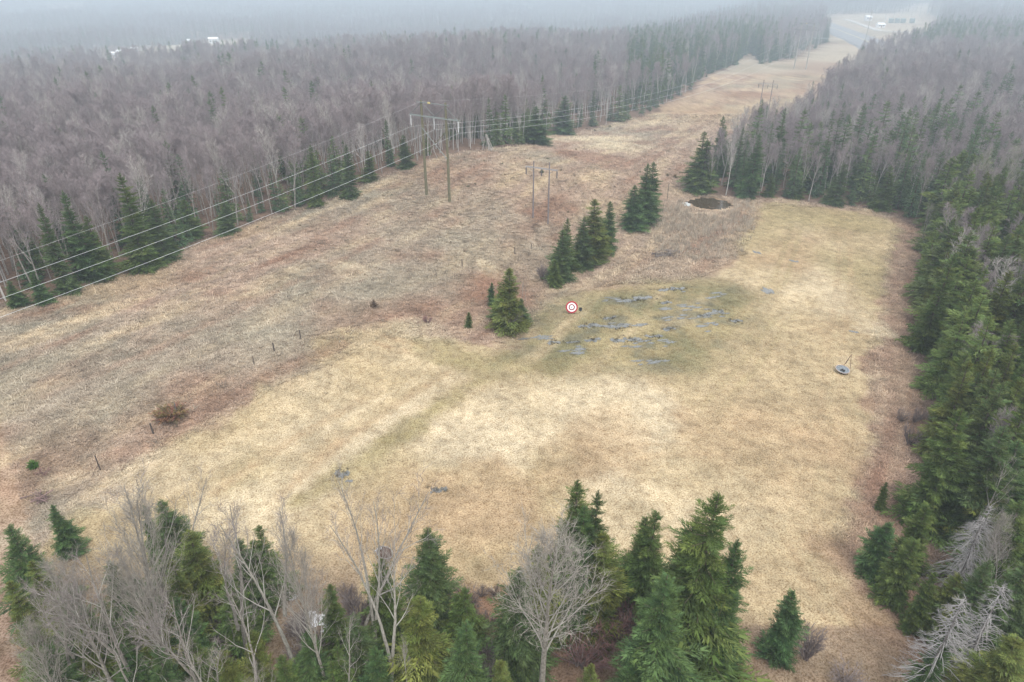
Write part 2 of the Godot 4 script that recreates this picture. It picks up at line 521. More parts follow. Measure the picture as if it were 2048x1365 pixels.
# a conifer 10 m tall: [trunk, crown]
func conifer(spread: float, step: float, per: int, units: Array, tone: Color, bare_to: float, power: float, ragged: float, tops := 1) -> Array:
	var trunk := Geo.new()
	var crown := Geo.new()
	var tints := []
	for u in units:
		var ts := []
		for k in 5:
			var q := rng.randf_range(.68, 1.38)
			ts.append(u.tinted(Color(tone.r * q * rng.randf_range(.9, 1.18), tone.g * q, tone.b * q * rng.randf_range(.85, 1.1))))
		tints.append(ts)
	for n in tops:
		var off := Vector3.ZERO if n == 0 else Vector3(rng.randf_range(-.35, .35), 0, rng.randf_range(-.35, .35)) * spread
		var top := 10.0 if n == 0 else rng.randf_range(8.4, 9.6)
		trunk.tube(PackedVector3Array([off * .08, Vector3(.03, 4, -.02) + off, Vector3(-.02, 7.5, .03) + off, Vector3(0, top, 0) + off]), PackedFloat32Array([.15, .10, .055, .01]), 6, Color(.15, .125, .10), .15)
		var y := bare_to
		var turn := rng.randf() * 6.0
		var phase := rng.randf() * 6.0
		while y < top - .05:
			var t := y / top
			var tier := rng.randf_range(1.0 - ragged, 1.0 + ragged * .6)
			var count := maxi(3, int(round(per * lerpf(1.0, .6, t))))
			for i in count:
				if rng.randf() < ragged * .45: continue
				turn += TAU / count + rng.randf_range(-.25, .25)
				var r := spread * pow(1.0 - t, power) * tier * rng.randf_range(.58, 1.25) * (1.0 + .2 * sin(turn + phase + y * .5)) + .06
				var pitch := lerpf(-.30, .55, pow(t, 1.5)) + rng.randf_range(-.12, .12)
				var b := Basis(Vector3.UP, turn) * Basis(Vector3(0, 0, 1), pitch) * Basis(Vector3(1, 0, 0), rng.randf_range(-.5, .5))
				var w := r * rng.randf_range(.7, 1.0)
				var k := rng.randi() % units.size()
				crown.add(units[k], Transform3D(b.scaled_local(Vector3(r, w, w)), off + Vector3(0, y + rng.randf_range(-.5, .5) * step, 0)), tints[k][rng.randi() % 5])
				if r > .7 and units[0].v.size() > 400:
					trunk.rod(off + Vector3(0, y, 0), off + Vector3(0, y, 0) + b.x * r * .7, .02, .006, 3, Color(.16, .13, .10))
			y += step * rng.randf_range(.8, 1.2) * lerpf(1.0, .6, t)
		for i in 14:    # the tapering leader
			var r := .07 + .034 * i
			var lb := Basis(Vector3.UP, i * 2.4 + phase) * Basis(Vector3(0, 0, 1), 1.15 - .05 * i)
			crown.add(units[i % units.size()], Transform3D(lb.scaled_local(Vector3(r * 1.3, r, r)), off + Vector3(0, top - .12 - .075 * i, 0)), tints[i % units.size()][i % 5])
	return [trunk, crown]

func twig_spray(n: int, wide: float, col: Color) -> Geo:   # a metre-long fan of bare twigs along +y
	var g := Geo.new()
	for i in n:
		var t := rng.randf_range(0, .55)
		var o := Vector3(0, t, 0)
		var d := Vector3(rng.randf_range(-.6, .6), 1, rng.randf_range(-.6, .6)).normalized() * rng.randf_range(.35, .62)
		if i == 0:
			o = Vector3.ZERO
			d = Vector3(0, 1, 0)
		var w := d.cross(rdir()).normalized() * wide
		var k := rng.randf_range(.8, 1.2)
		g.tri(o - w, o + w, o + d, col * k)
	return g

# a leafless tree 10 m tall; levels of limbs, then sprays of twigs: [trunk, crown]
func bare_tree(o: Dictionary) -> Array:
	var trunk := Geo.new()
	var crown := Geo.new()
	var sprays := []
	for k in 4:
		sprays.append(twig_spray(o.twigs, o.twig_w, o.twig_col))
	var leaders: int = o.get("leaders", 1)
	var start: float = o.start
	for n in leaders:
		var lean := Vector3(rng.randf_range(-.05, .05), 1, rng.randf_range(-.05, .05))
		var base := Vector3.ZERO
		if n:
			var a := TAU * n / leaders + rng.randf() * .8
			base = Vector3(0, 10 * start * rng.randf_range(.5, .95), 0)
			lean = Vector3(cos(a) * o.open, 1, sin(a) * o.open)
		branch(trunk, crown, sprays, base, lean.normalized(), (10.0 - base.y) * rng.randf_range(.86, .98), o.rad * (1.0 if n == 0 else .68), 0, o)
	return [trunk, crown]

func branch(trunk: Geo, crown: Geo, sprays: Array, at: Vector3, dir: Vector3, length: float, rad: float, level: int, o: Dictionary) -> void:
	var segs: int = o.segs[level]
	var pts := PackedVector3Array([at])
	var rr := PackedFloat32Array([rad])
	var d := dir
	var p := at
	for i in segs:
		var rise_: float = o.rise if level else .03
		d = (d + rdir() * o.wiggle * (.5 if level == 0 else 1.0) + Vector3.UP * rise_).normalized()
		p += d * length / segs
		pts.push_back(p)
		rr.push_back(rad * lerpf(1.0, .12, pow((i + 1.0) / segs, .8)))
	var target := trunk if level == 0 else crown
	var tint: Color = (o.bark_col if level < 2 else o.limb_col) * rng.randf_range(.85, 1.15)
	target.tube(pts, rr, o.sides[level], tint, .12)
	if level + 1 < o.segs.size():
		var kids: int = int(o.kids[level] * rng.randf_range(.8, 1.2))
		var turn := rng.randf() * 6.0
		for i in kids:
			var from: float = o.start if level == 0 else .18
			var t: float = lerpf(from, .97, (i + rng.randf() * .7) / kids)
			var k: float = t * segs
			var j := mini(int(k), segs - 1)
			var q := pts[j].lerp(pts[j + 1], k - j)
			var along := (pts[j + 1] - pts[j]).normalized()
			turn += 2.4 + rng.randf_range(-.5, .5)
			var side := along.cross(Vector3(cos(turn), .2, sin(turn))).normalized()
			var ang: float = rng.randf_range(o.angle * .75, o.angle * 1.25)
			var nd := (along * cos(ang) + side * sin(ang)).normalized()
			var nl: float = length * (o.share[level]) * (1.08 - .75 * (t - from) / (1.0 - from)) * rng.randf_range(.7, 1.2)
			branch(trunk, crown, sprays, q, nd, nl, maxf(rr[j] * o.get("ratio", .42), o.get("thin", .01)), level + 1, o)
	else:
		for i in int(o.sprays):
			var t: float = (i + rng.randf()) / o.sprays
			var k: float = t * segs
			var j := mini(int(k), segs - 1)
			var q := pts[j].lerp(pts[j + 1], k - j)
			var y := ((pts[j + 1] - pts[j]).normalized() + rdir() * .75).normalized()
			var xx := y.cross(rdir()).normalized()
			var s: float = o.spray_len * rng.randf_range(.6, 1.25)
			crown.add(sprays[rng.randi() % 4], Transform3D(Basis(xx, y, xx.cross(y)).scaled(Vector3.ONE * s), q))

var protos := {}      # kind -> array of {trunk, crown, whole} meshes, each 10 m tall

func keep(kind: String, g: Array) -> void:
	if not protos.has(kind): protos[kind] = []
	protos[kind].append({"trunk": g[0].mesh(), "crown": g[1].mesh(), "whole": joined(g).mesh() if kind.begins_with("wood") else null})

func grow() -> void:
	# near conifers
	rng.seed = 41
	var hi := [bough(15, 11, .42, .25), bough(14, 11, .46, .15), bough(16, 11, .36, .35)]
	var bushy := [bough(12, 11, .55, .05), bough(13, 11, .5, -.1), bough(11, 11, .6, .1)]
	var green := Color(.080, .122, .036)
	var blue := Color(.064, .118, .044)
	var olive := Color(.115, .145, .040)
	for k in 2: keep("spruce", conifer(2.0, .36, 8, hi, [green, Color(.075, .118, .045)][k], .25, .74, .22))
	keep("spruce", conifer(2.0, .40, 7, hi, green, .25, .75, .28, 2))
	for k in 2: keep("fir", conifer(2.05, .36, 8, hi, blue, .15, .74, .16))
	for k in 2: keep("cedar", conifer(1.9, .38, 8, bushy, olive, .3, .68, .3))
	for k in 2: keep("pine", conifer(2.2, .44, 7, bushy, Color(.125, .175, .055), .8, .6, .4))
	keep("pine", conifer(2.1, .46, 6, bushy, Color(.110, .160, .060), .8, .65, .35, 2))
	for k in 3: keep("young", conifer(2.5, .52, 9, hi, [green, blue, olive][k], .1, .52, .06))
	# conifers of the woods
	var low := [bough(6, 3, .52, .2), bough(6, 3, .5, .1)]
	for k in 3: keep("wood_conifer", conifer(1.75, .48, 8, low, Color(.072, .120, .055), .5, .78, .22))
	for k in 2: keep("wood_conifer", conifer(2.2, .55, 8, low, Color(.092, .138, .058), .6, .68, .25))
	keep("wood_conifer", conifer(1.4, .48, 7, low, Color(.062, .112, .055), .8, .75, .25))
	var tiny := [bough(2, 1, .7, .2)]
	for k in 3: keep("woodfar_conifer", conifer(1.7, .95, 6, tiny, Color(.055, .095, .048), .5, .85, .2))
	# bare trees: near
	var grey := Color(.24, .225, .20)
	var brown := Color(.20, .17, .155)
	for k in 3:
		keep("maple", bare_tree({"twigs": 3, "twig_w": .008, "twig_col": Color(.20, .175, .165), "start": .40, "rad": .115, "leaders": 1 + k % 2, "open": .22, "segs": [10, 5, 3, 2], "sides": [8, 5, 3, 3], "kids": [12, 5, 3], "share": [.36, .46, .5], "angle": .52, "rise": .13, "wiggle": .21, "bark_col": Color(.34, .325, .295), "limb_col": Color(.245, .222, .208), "sprays": 2, "spray_len": .5, "thin": .009}))
	for k in 2:
		keep("elm", bare_tree({"twigs": 3, "twig_w": .008, "twig_col": Color(.26, .24, .21), "start": .36, "rad": .13, "segs": [10, 6, 4, 2], "sides": [8, 5, 4, 3], "kids": [24, 9, 4], "ratio": .36, "share": [.38, .42, .45], "angle": .50, "rise": .12, "wiggle": .09, "bark_col": Color(.33, .315, .28), "limb_col": Color(.27, .25, .22), "sprays": 2, "spray_len": .5, "thin": .009}))
	for k in 2:
		keep("poplar", bare_tree({"twigs": 3, "twig_w": .008, "twig_col": Color(.24, .21, .19), "start": .50, "rad": .125, "leaders": 2, "open": .22, "segs": [11, 4, 3, 2], "sides": [8, 5, 4, 3], "kids": [11, 5, 3], "share": [.26, .5, .5], "angle": .5, "rise": .2, "wiggle": .17, "bark_col": Color(.37, .36, .325), "limb_col": Color(.265, .242, .225), "sprays": 2, "spray_len": .42, "thin": .008}))
	# bare trees of the woods
	for k in 5:
		var pale := k == 4
		keep("wood_bare", bare_tree({"twigs": 5, "twig_w": .016, "twig_col": Color(.265, .225, .228) if not pale else Color(.36, .33, .31), "start": .38, "rad": .10, "leaders": 1 + k % 2, "open": .3, "segs": [6, 3, 2], "sides": [6, 3, 3], "kids": [13, 6], "share": [.36, .5], "angle": .50, "rise": .17, "wiggle": .15, "bark_col": Color(.37, .35, .33) if not pale else Color(.54, .52, .49), "limb_col": Color(.285, .255, .25) if not pale else Color(.42, .40, .37), "sprays": 6, "spray_len": .62, "thin": .014}))
	for k in 3:
		keep("woodfar_bare", bare_tree({"twigs": 4, "twig_w": .042, "twig_col": Color(.265, .23, .235), "start": .38, "rad": .11, "segs": [3, 2], "sides": [4, 3], "kids": [10], "share": [.34], "angle": .6, "rise": .16, "wiggle": .18, "bark_col": Color(.30, .28, .265), "limb_col": Color(.26, .23, .22), "sprays": 7, "spray_len": 1.4, "thin": .02}))

# one tree as a thing of its own; h metres tall, w times as wide as its pattern
func tree(called: String, kind: String, at: Vector3, h: float, w: float, label: String, category: String, group := "", lean := Vector3.UP, which := -1) -> Node3D:
	var set_: Array = protos[kind]
	var p: Dictionary = set_[(rng.randi() if which < 0 else which) % set_.size()]
	var t := thing(called, label, category, at + Vector3(0, -.06, 0), 0.0, group)
	var y := lean.normalized()
	var x := y.cross(Vector3(0, 0, 1)).normalized() * -1.0
	x = x.rotated(y, rng.randf() * TAU)
	t.basis = Basis(x, y, x.cross(y)) * Basis.from_scale(Vector3(w, 1, w) * h / 10.0)
	part("trunk", p.trunk, bark, t)
	part("crown", p.crown, needles if category == "conifer" else vcol, t)
	return t

func scatter(called: String, mesh: Mesh, m: Material, where: Array, tints: Array, label: String, category: String) -> void:
	if where.is_empty(): return
	var mm := MultiMesh.new()
	mm.transform_format = MultiMesh.TRANSFORM_3D
	mm.use_colors = tints.size() > 0
	mm.mesh = mesh
	mm.instance_count = where.size()
	for i in where.size():
		mm.set_instance_transform(i, where[i])
		if tints.size(): mm.set_instance_color(i, tints[i])
	var o := MultiMeshInstance3D.new()
	o.name = numbered(called)
	o.multimesh = mm
	o.material_override = m
	add_child(o, true)
	tag(o, label, category, "", "stuff")

# ------------------------------------------------------------------ the woods
func conifer_share(x: float, f: float, p: Vector2) -> float:
	if x > 20 and p.x > 1500 and f < 135: return .85            # beside the right edge of the field
	if p.x > 1360 and f < 220: return .48 if f < 165 else .22                       # behind the pond
	if p.x > 1250 and p.x < 1680 and f > 230 and x - (f - 300) * .42 < 95: return .8
	if p.x > 1820 and f > 380: return .7
	if f > 520: return .62 if n_big.get_noise_2d(x * .12, f * .12) > -.12 else .15
	if f > 360: return .22
	return .05

func woods() -> void:
	rng.seed = 77
	var bare := []
	var con := []
	var f := 30.0
	while f < 1750.0:
		var gap := 2.5 if f < 135 else 2.7 if f < 190 else lerpf(3.2, 7.0, clampf((f - 190) / 1000.0, 0, 1))
		var reach := f * .84 + 34.0
		var x := -reach
		while x < reach:
			var px := x + rng.randf_range(-.5, .5) * gap
			var pf := f + rng.randf_range(-.5, .5) * gap
			x += gap
			var q := Vector2(px, pf)
			if pf < 340 and px > MX0 and px < MX0 + MW - 1:
				if look(m_open, px, pf) > .42: continue
			elif Geometry2D.is_point_in_polygon(q, open_poly): continue
			if px < 36 and pf < 45: continue
			if pf < 58 and px < (41.0 if pf > 40 else 39.0): continue
			var skip := false
			for l in lots:
				if Geometry2D.is_point_in_polygon(q, l): skip = true
			if skip: continue
			var at := land(px, -pf)
			var s := sheet(at + Vector3(0, 9, 0))
			var edge := 0.0
			if pf < 335 and px > MX0 + 6 and px < MX0 + MW - 6:
				for e in [Vector2(6, 0), Vector2(-6, 0), Vector2(0, 6), Vector2(0, -6)]:
					edge = maxf(edge, look(m_open, px + e.x, pf + e.y))
			var share := conifer_share(px, pf, s)
			if edge > .5 and pf > 60: share = maxf(share, .60)
			var is_con := rng.randf() < share
			if is_con and pf < 300 and rng.randf() < .12: continue
			var h := rng.randf_range(10.0, 15.5) + 2.5 * n_mid.get_noise_2d(px, pf)
			if is_con: h = rng.randf_range(8.5, 16.5) if edge < .5 else rng.randf_range(3.5, 11.5)
			elif s.x > 1360 and pf < 230: h = rng.randf_range(9.0, 13.0)
			if px > 20 and pf < 135 and px < 130: h = rng.randf_range(8.0, 13.5) if is_con else rng.randf_range(9, 13)
			if px > 20 and pf < 62: h *= .9
			(con if is_con else bare).append({"at": at, "h": h, "d": at.distance_to(Vector3(0, EYE, 0)), "s": s, "edge": edge, "seen": s.x > -30 and s.x < 2078 and s.y > -20 and s.y < 1400})
		f += gap
	for set_ in [bare, con]:
		set_.sort_custom(func(a, b): return a.d < b.d)
	plant_woods(bare, false, 262)
	plant_woods(con, true, 236)

func place_words(t: Dictionary) -> String:
	var s: Vector2 = t.s
	var f: float = -t.at.z
	var row := "on the front edge" if t.edge > .5 else "in the second row" if t.edge > .02 else "deep inside"
	if t.at.x > 20 and f < 135:
		var rows := ["beside the near right edge", "right of the young fir group", "right of the fire dish", "upper right of the fire dish", "right of the field's far end", "at the far right corner"]
		return row + " " + rows[clampi(int((f - 40) / 16.0), 0, 5)]
	if s.x > 1360 and f < 260:
		return row + " " + ["behind the pond's left bank", "behind the pond", "right of the pond", "behind the field's far end", "behind the far end's right half", "at the far right corner"][clampi(int((s.x - 1360) / 90), 0, 5)]
	if s.x > 1080: return row + " " + ["beyond the hill crest", "left of the cut, far side", "along the cut behind the spruce row", "where the cut narrows"][clampi(int((s.x - 1080) / 110), 0, 3)]
	var i := clampi(int(s.x / 98), 0, 10)
	return row + " " + ["at the left picture edge", "left of the tallest edge spruce", "by the tallest edge spruce", "right of the tallest edge spruce", "behind the jutting wire-side spruces", "by the leafless maples", "left of the slim edge spruce", "left of the tall H-frame", "behind the tall H-frame", "by the stick tripod", "right of the stick tripod"][i]

func size_word(h: float, con: bool) -> String:
	if con: return "small" if h < 7 else "middling" if h < 10.5 else "tall"
	return "short" if h < 12.5 else "middling" if h < 14.6 else "tall"

func plant_woods(list: Array, con: bool, most: int) -> void:
	rng.seed = 501 if con else 502
	var near_set := {}
	var singles := 0
	for t in list:
		var kind := "wood_conifer" if con else "wood_bare"
		var f: float = -t.at.z
		var near_right: bool = con and t.at.x > 20 and f < 128
		if f > 520: kind = kind.replace("wood_", "woodfar_")
		var n: int = protos[kind].size()
		var which := rng.randi() % n
		if not con and kind == "wood_bare" and which == 4 and rng.randf() < .35: which = 1
		var w := rng.randf_range(.8, 1.25) if con else rng.randf_range(.7, 1.1)
		if t.seen and singles < most:
			singles += 1
			var words := place_words(t)
			if con:
				var k2 := "wood_conifer"
				var look_: String = ["dark slim", "dark slim", "dark slim", "broad green", "broad green", "narrow dark"][which]
				if near_right:
					var pick := rng.randf()
					k2 = "pine" if pick < .66 else "cedar" if pick < .82 else "spruce"
					which = rng.randi() % 3
					look_ = ["bushy yellow-green", "bushy mid-green", "two-topped green"][which] if k2 == "pine" else "olive-tipped" if k2 == "cedar" else "dark dense"
					w *= rng.randf_range(.85, 1.15)
				tree("conifer", k2, t.at, t.h, w, "%s %s conifer %s" % [size_word(t.h, true), look_, words], "conifer", "conifers " + words, Vector3(rng.randf_range(-.03, .03), 1, rng.randf_range(-.03, .03)), which)
			else:
				tree("bare_tree", "wood_bare", t.at, t.h, w, "%s %s %s" % [size_word(t.h, false), "pale-barked bare tree" if which == 4 else ["straight grey bare tree", "forked grey bare tree", "slender bare tree", "twin-stemmed bare tree"][which], words], "tree", "bare trees " + words, Vector3(rng.randf_range(-.04, .04), 1, rng.randf_range(-.04, .04)), which)
			continue
		var key := "%s/%d" % [kind, which]
		if near_right: key = "pine/%d" % (rng.randi() % 3)
		if not near_set.has(key): near_set[key] = []
		var b := Basis(Vector3.UP, rng.randf() * TAU) * Basis(Vector3(1, 0, 0), rng.randf_range(-.035, .035))
		near_set[key].append(Transform3D(b * Basis.from_scale(Vector3(w, 1, w) * t.h / 10.0), t.at))
	for key in near_set:
		var bits: PackedStringArray = key.split("/")
		var p: Dictionary = protos[bits[0]][int(bits[1])]
		var m: Mesh = p.whole if p.whole else p.crown
		var far: bool = key.begins_with("woodfar")
		scatter("conifer_woods" if con else "bare_woods", m, needles if con else vcol, near_set[key], [], ("crowd of distant conifers fading into haze" if far else "further dark conifers in the woods") if con else ("distant leafless woods fading into haze" if far else "crowded leafless grey-brown woods beyond the clearing"), "woods")
	print(("conifers " if con else "bare ") + str(list.size()) + " singles " + str(singles))

# ------------------------------------------------------------------ trees one can tell apart
const CONIFERS := [
	["spruce", 1150, 962, 1232, 120, 0, "tall spruce with layered boughs left of centre of the front clump"],
	["fir", 1168, 1008, 1250, 110, 0, "blue-green fir standing foremost in the front clump beside the big bare elm"],
	["spruce", 1196, 976, 1236, 90, 1, "slender dark spruce at the back right of the front clump"],
	["cedar", 1212, 1062, 1262, 110, 0, "yellowish bushy cedar on the right flank of the front clump"],
	["spruce", 1310, 1018, 1216, 104, 2, "lone pointed spruce between the front clump and the broad spruce"],
	["spruce", 1432, 988, 1345, 196, 0, "broadest and tallest spruce at the bottom of the field, many-tiered"],
	["spruce", 1392, 1030, 1300, 120, 1, "spruce leaning against the left side of the broadest spruce"],
	["fir", 1472, 1082, 1352, 118, 1, "fresh green fir hugging the right side of the broadest spruce"],
	["fir", 1338, 1148, 1425, 172, 0, "bright green double-topped fir at the bottom edge left of the broadest spruce"],
	["young", 1588, 1184, 1318, 88, 1, "dark fir alone on the grass, leaning over a grey bush"],
	["spruce", 856, 1058, 1262, 120, 1, "tall spruce left of the reddish grass gap at the bottom"],
	["cedar", 836, 1198, 1395, 138, 1, "cedar with a yellow-orange tip at the bottom, in front of the tall spruce"],
	["fir", 934, 1242, 1435, 110, 0, "bright yellow-green young fir at the bottom below the reddish grass gap"],
	["spruce", 930, 1176, 1300, 84, 2, "dark shaggy spruce on the left rim of the reddish grass gap"],
	["cedar", 1002, 1322, 1470, 80, 0, "small yellow-green cedar top at the bottom edge left of the elm trunk"],
	["spruce", 1035, 1130, 1330, 118, 1, "spruce behind the trunk of the big bare elm"],
	["cedar", 1072, 1092, 1290, 90, 1, "cedar with rusty tips showing through the elm's branches"],
	["cedar", 1184, 1330, 1470, 62, 0, "small golden-tipped cedar at the bottom edge below the red thicket"],
	["fir", 1275, 1312, 1460, 90, 1, "low green fir at the bottom edge beside the double-topped fir"],
	["spruce", 762, 1118, 1310, 112, 0, "dark spruce behind the pale bare trunk left of the tipped dish"],
	["spruce", 318, 1000, 1165, 106, 1, "dark spruce standing out of the bare trees at lower left"],
	["fir", 288, 1010, 1150, 60, 0, "slim spruce wrapped in a bare tree at lower left"],
	["cedar", 380, 1062, 1230, 110, 0, "yellowish cedar right of the lower left spruce"],
	["spruce", 470, 1078, 1235, 92, 1, "brownish spruce left of the snow patches"],
	["spruce", 515, 1048, 1205, 78, 2, "spruce with a dark pointed top behind the snow patches"],
	["fir", 15, 1046, 1220, 96, 0, "dark green fir cut off by the left picture edge"],
	["spruce", 655, 1168, 1300, 70, 0, "small spruce between two bare trunks right of the snow"],
	["spruce", 700, 1230, 1390, 96, 1, "shadowy spruce right of the last snow patch"],
	["fir", 745, 1290, 1440, 80, 1, "low dark fir at the bottom left of the golden cedar"],
	["fir", 100, 1010, 1110, 54, 1, "small dark fir among the grey twigs at far lower left"],
	["young", 1776, 964, 1020, 22, 0, "slim knee-high sapling fir beside a fallen log near the right woods"],
	["young", 1778, 1044, 1142, 66, 1, "round blue-green young fir, leftmost of the little group at right"],
	["young", 1856, 1010, 1138, 70, 0, "blue-green young fir, rearmost of the little group at right"],
	["young", 1830, 1082, 1200, 72, 0, "young spruce in the middle of the little group at right"],
	["young", 1868, 1142, 1262, 52, 0, "narrow young spruce in the lower pair by the dead conifer"],
	["young", 1922, 1150, 1272, 78, 2, "olive rounded young cedar in the lower pair by the dead conifer"],
	["young", 1835, 1258, 1268, 8, 0, "tiny green seedling in the reddish grass at right"],
	["cedar", 2040, 1275, 1450, 150, 0, "bushy yellow-green conifer cut off by the lower right corner"],
	["fir", 1900, 1270, 1400, 60, 1, "green fir peeping out behind the grey dead thicket at lower right"],
	["spruce", 1930, 815, 1040, 130, 0, "great dark spruce bulging out of the right woods above the little group"],
	["spruce", 2010, 850, 1070, 130, 1, "dark spruce behind the bulging one at the right edge"],
	["spruce", 2046, 1000, 1180, 120, 0, "dark spruce cut by the right edge beside the dead conifer"],
	["spruce", 2060, 1120, 1300, 120, 1, "spruce half outside the right edge behind the dead thicket"],
	["cedar", 2000, 905, 1070, 110, 0, "olive conifer between the dark spruces at the right edge"],
	["fir", 2044, 880, 1060, 120, 0, "fir cut by the right edge above the silver-grey dead conifer"],
	["spruce", 1985, 1120, 1290, 90, 1, "spruce behind the grey dead thicket at lower right"],
	["cedar", 1020, 534, 656, 56, 0, "olive-green leaning cedar with a grey twiggy foot left of the target"],
	["spruce", 1002, 570, 640, 36, 2, "half-hidden spruce at the left shoulder of the olive cedar"],
	["spruce", 1042, 596, 645, 30, 1, "low spruce at the right foot of the olive cedar"],
	["young", 983, 565, 612, 19, 1, "small blue-green fir left of the olive cedar"],
	["young", 937, 624, 655, 17, 0, "bright yellow-green little fir on the red heath"],
	["young", 1111, 519, 572, 30, 0, "smallest spruce at the near end of the row above the target"],
	["spruce", 1127, 458, 560, 48, 1, "near tall spruce of the row above the target"],
	["spruce", 1137, 436, 540, 36, 0, "thin spruce behind the near end of the row"],
	["spruce", 1168, 432, 534, 44, 1, "middle spruce of the row above the target"],
	["cedar", 1193, 397, 526, 56, 0, "tallest, yellow-tipped tree of the row above the target"],
	["fir", 1220, 401, 502, 40, 0, "blue-green spruce at the far end of the row"],
	["fir", 1272, 369, 457, 44, 1, "left and shorter of the three spruces before the pond"],
	["fir", 1296, 325, 446, 44, 0, "tall twin-like spruce in the middle of the three before the pond"],
	["fir", 1309, 321, 434, 38, 1, "rightmost of the three spruces before the pond"],
	["spruce", 1408, 261, 380, 66, 2, "ragged wide spruce behind the left bank of the pond"],
	["fir", 1449, 230, 352, 40, 0, "dark spire-like spruce behind the pond"],
	["fir", 1520, 264, 396, 44, 1, "tall narrow spruce at the front of the woods right of the pond"],
	["spruce", 1545, 345, 394, 26, 0, "low green spruce on the wood's hem right of the pond"],
	["spruce", 1600, 346, 396, 34, 0, "small spruce on the wood's hem behind the field's far end"],
	["spruce", 1690, 325, 410, 44, 1, "dark spruce at the wood's hem, far end of the field"],
	["spruce", 1785, 330, 420, 46, 0, "green spruce at the far right corner of the field"],
	["fir", 1074, 212, 290, 50, 0, "broad blue-green spruce at the hill's far wood edge right of the stick tripod"],
	["fir", 1130, 190, 268, 44, 1, "hazy blue spruce one step further right along the wood edge"],
	["fir", 125, 380, 560, 60, 0, "tall spruce under the wires at the far left wood edge"],
	["spruce", 76, 404, 582, 50, 1, "spruce behind two bare stems at the far left wood edge"],
	["spruce", 238, 344, 540, 74, 0, "tallest dark spruce of the left wood edge"],
	["spruce", 172, 430, 556, 56, 2, "bushy spruce left of the tallest one on the left wood edge"],
	["spruce", 300, 396, 522, 60, 1, "spruce right of the tallest one on the left wood edge"],
	["spruce", 334, 466, 508, 44, 0, "low spreading spruce at the hem of the left wood"],
	["spruce", 368, 398, 474, 50, 2, "single spruce jutting out of the left wood under the wires"],
	["spruce", 446, 402, 466, 46, 1, "dark spruce jutting out beside leafless maples on the left"],
	["spruce", 617, 288, 412, 36, 0, "slim spruce on the left wood edge left of the H-frame"],
	["spruce", 690, 288, 396, 40, 1, "spruce midway along the left wood edge"],
	["spruce", 735, 300, 362, 36, 0, "spruce with dark skirts left of the tall H-frame"],
	["spruce", 806, 268, 336, 36, 1, "spruce close behind the tall H-frame's left pole"],
	["fir", 62, 540, 606, 36, 1, "low fir at the far left foot of the woods"],
	["fir", 16, 560, 612, 46, 0, "fir at the left picture edge below the wires"],
]

const BARE := [
	["elm", 1096, 1000, 1420, 1.4, 0, "big vase-shaped elm with a pale trunk and fanned branches at bottom centre"],
	["poplar", 738, 1040, 1410, 1.1, 0, "forked pale-trunked tree left of the golden cedar"],
	["elm", 592, 1046, 1415, .9, 1, "pale trunk with a brushy grey crown right of the snow"],
	["poplar", 522, 1010, 1405, 1.2, 1, "mottled straight trunk crossing the snow patches"],
	["maple", 646, 922, 1340, 1.0, 0, "tallest thin tree reaching over the field left of the tipped dish"],
	["poplar", 700, 965, 1345, .9, 0, "slender tree twinned with the tallest thin one"],
	["maple", 150, 1030, 1435, 1.2, 1, "leaning grey maple with a dense twig fan at lower left"],
	["elm", 196, 1000, 1410, 1.0, 0, "many-stemmed tree with pale twigs at lower left"],
	["poplar", 62, 1168, 1435, 1.1, 1, "broken-topped leaning trunk near the lower left corner"],
	["maple", 132, 962, 1390, 1.1, 2, "wispy tree in front of the dead wood heap at left"],
	["maple", 290, 922, 1190, .9, 0, "slim bare tree before the lower left spruce"],
	["maple", 402, 992, 1345, 1.1, 1, "bare tree with a crooked top between spruce and snow"],
	["elm", 262, 1085, 1425, 1.0, 1, "leaning stem beside the many-stemmed tree"],
	["maple", 440, 1165, 1460, 1.2, 2, "low bare crown at the bottom left of the snow"],
	["maple", 4, 1056, 1410, 1.1, 0, "half bare crown cut by the left picture edge"],
	["elm", 30, 1235, 1490, 1.0, 0, "low brush-like crown in the lower left corner"],
	["maple", 335, 1150, 1455, 1.1, 1, "tangled grey crown in front of the yellow cedar"],
	["poplar", 392, 1205, 1480, 1.1, 0, "short bare stem with upswept limbs at the bottom"],
	["maple", 486, 1240, 1480, 1.0, 0, "spreading bare top just under the snow patches"],
	["maple", 562, 1150, 1410, .9, 1, "thin bare stem squeezed between two pale trunks"],
	["elm", 104, 1105, 1445, 1.0, 1, "grey fan of branches near the left edge"],
	["maple", 230, 1180, 1465, 1.1, 2, "dense twiggy bare crown low at the left"],
	["maple", 660, 1200, 1440, .9, 2, "bare sapling crown below the tallest thin tree"],
	["poplar", 800, 1270, 1450, .6, 1, "thin crooked stem left of the golden cedar's foot"],
	["poplar", 1042, 556, 628, .5, 0, "white-stemmed birch beside the olive cedar near the target"],
	["poplar", 1050, 572, 630, .5, 1, "second thin birch at the olive cedar"],
	["elm", 1936, 335, 455, 1.0, 0, "white-limbed tree at the far right edge of the woods"],
	["elm", 1978, 300, 470, 1.0, 1, "pale spreading tree near the right picture edge"],
	["elm", 2034, 290, 470, 1.2, 0, "pale big-limbed tree cut by the right picture edge"],
	["poplar", 1890, 482, 600, .9, 1, "whitish dead-looking birch among the right-hand conifers"],
	["maple", 1870, 400, 500, .9, 1, "grey bare tree at the upper end of the right strip"],
	["elm", 2030, 1010, 1200, .9, 0, "bare grey tree behind the silver-grey dead conifer at the right edge"],
	["maple", 2046, 1080, 1260, 1.0, 1, "grey brushy tree cut by the right edge above the corner"],
	["maple", 1990, 940, 1130, .9, 0, "bare crown against the bulging dark spruce"],
	["maple", 2010, 900, 1100, .9, 2, "bare crown between dark spruces at the right edge"],
]

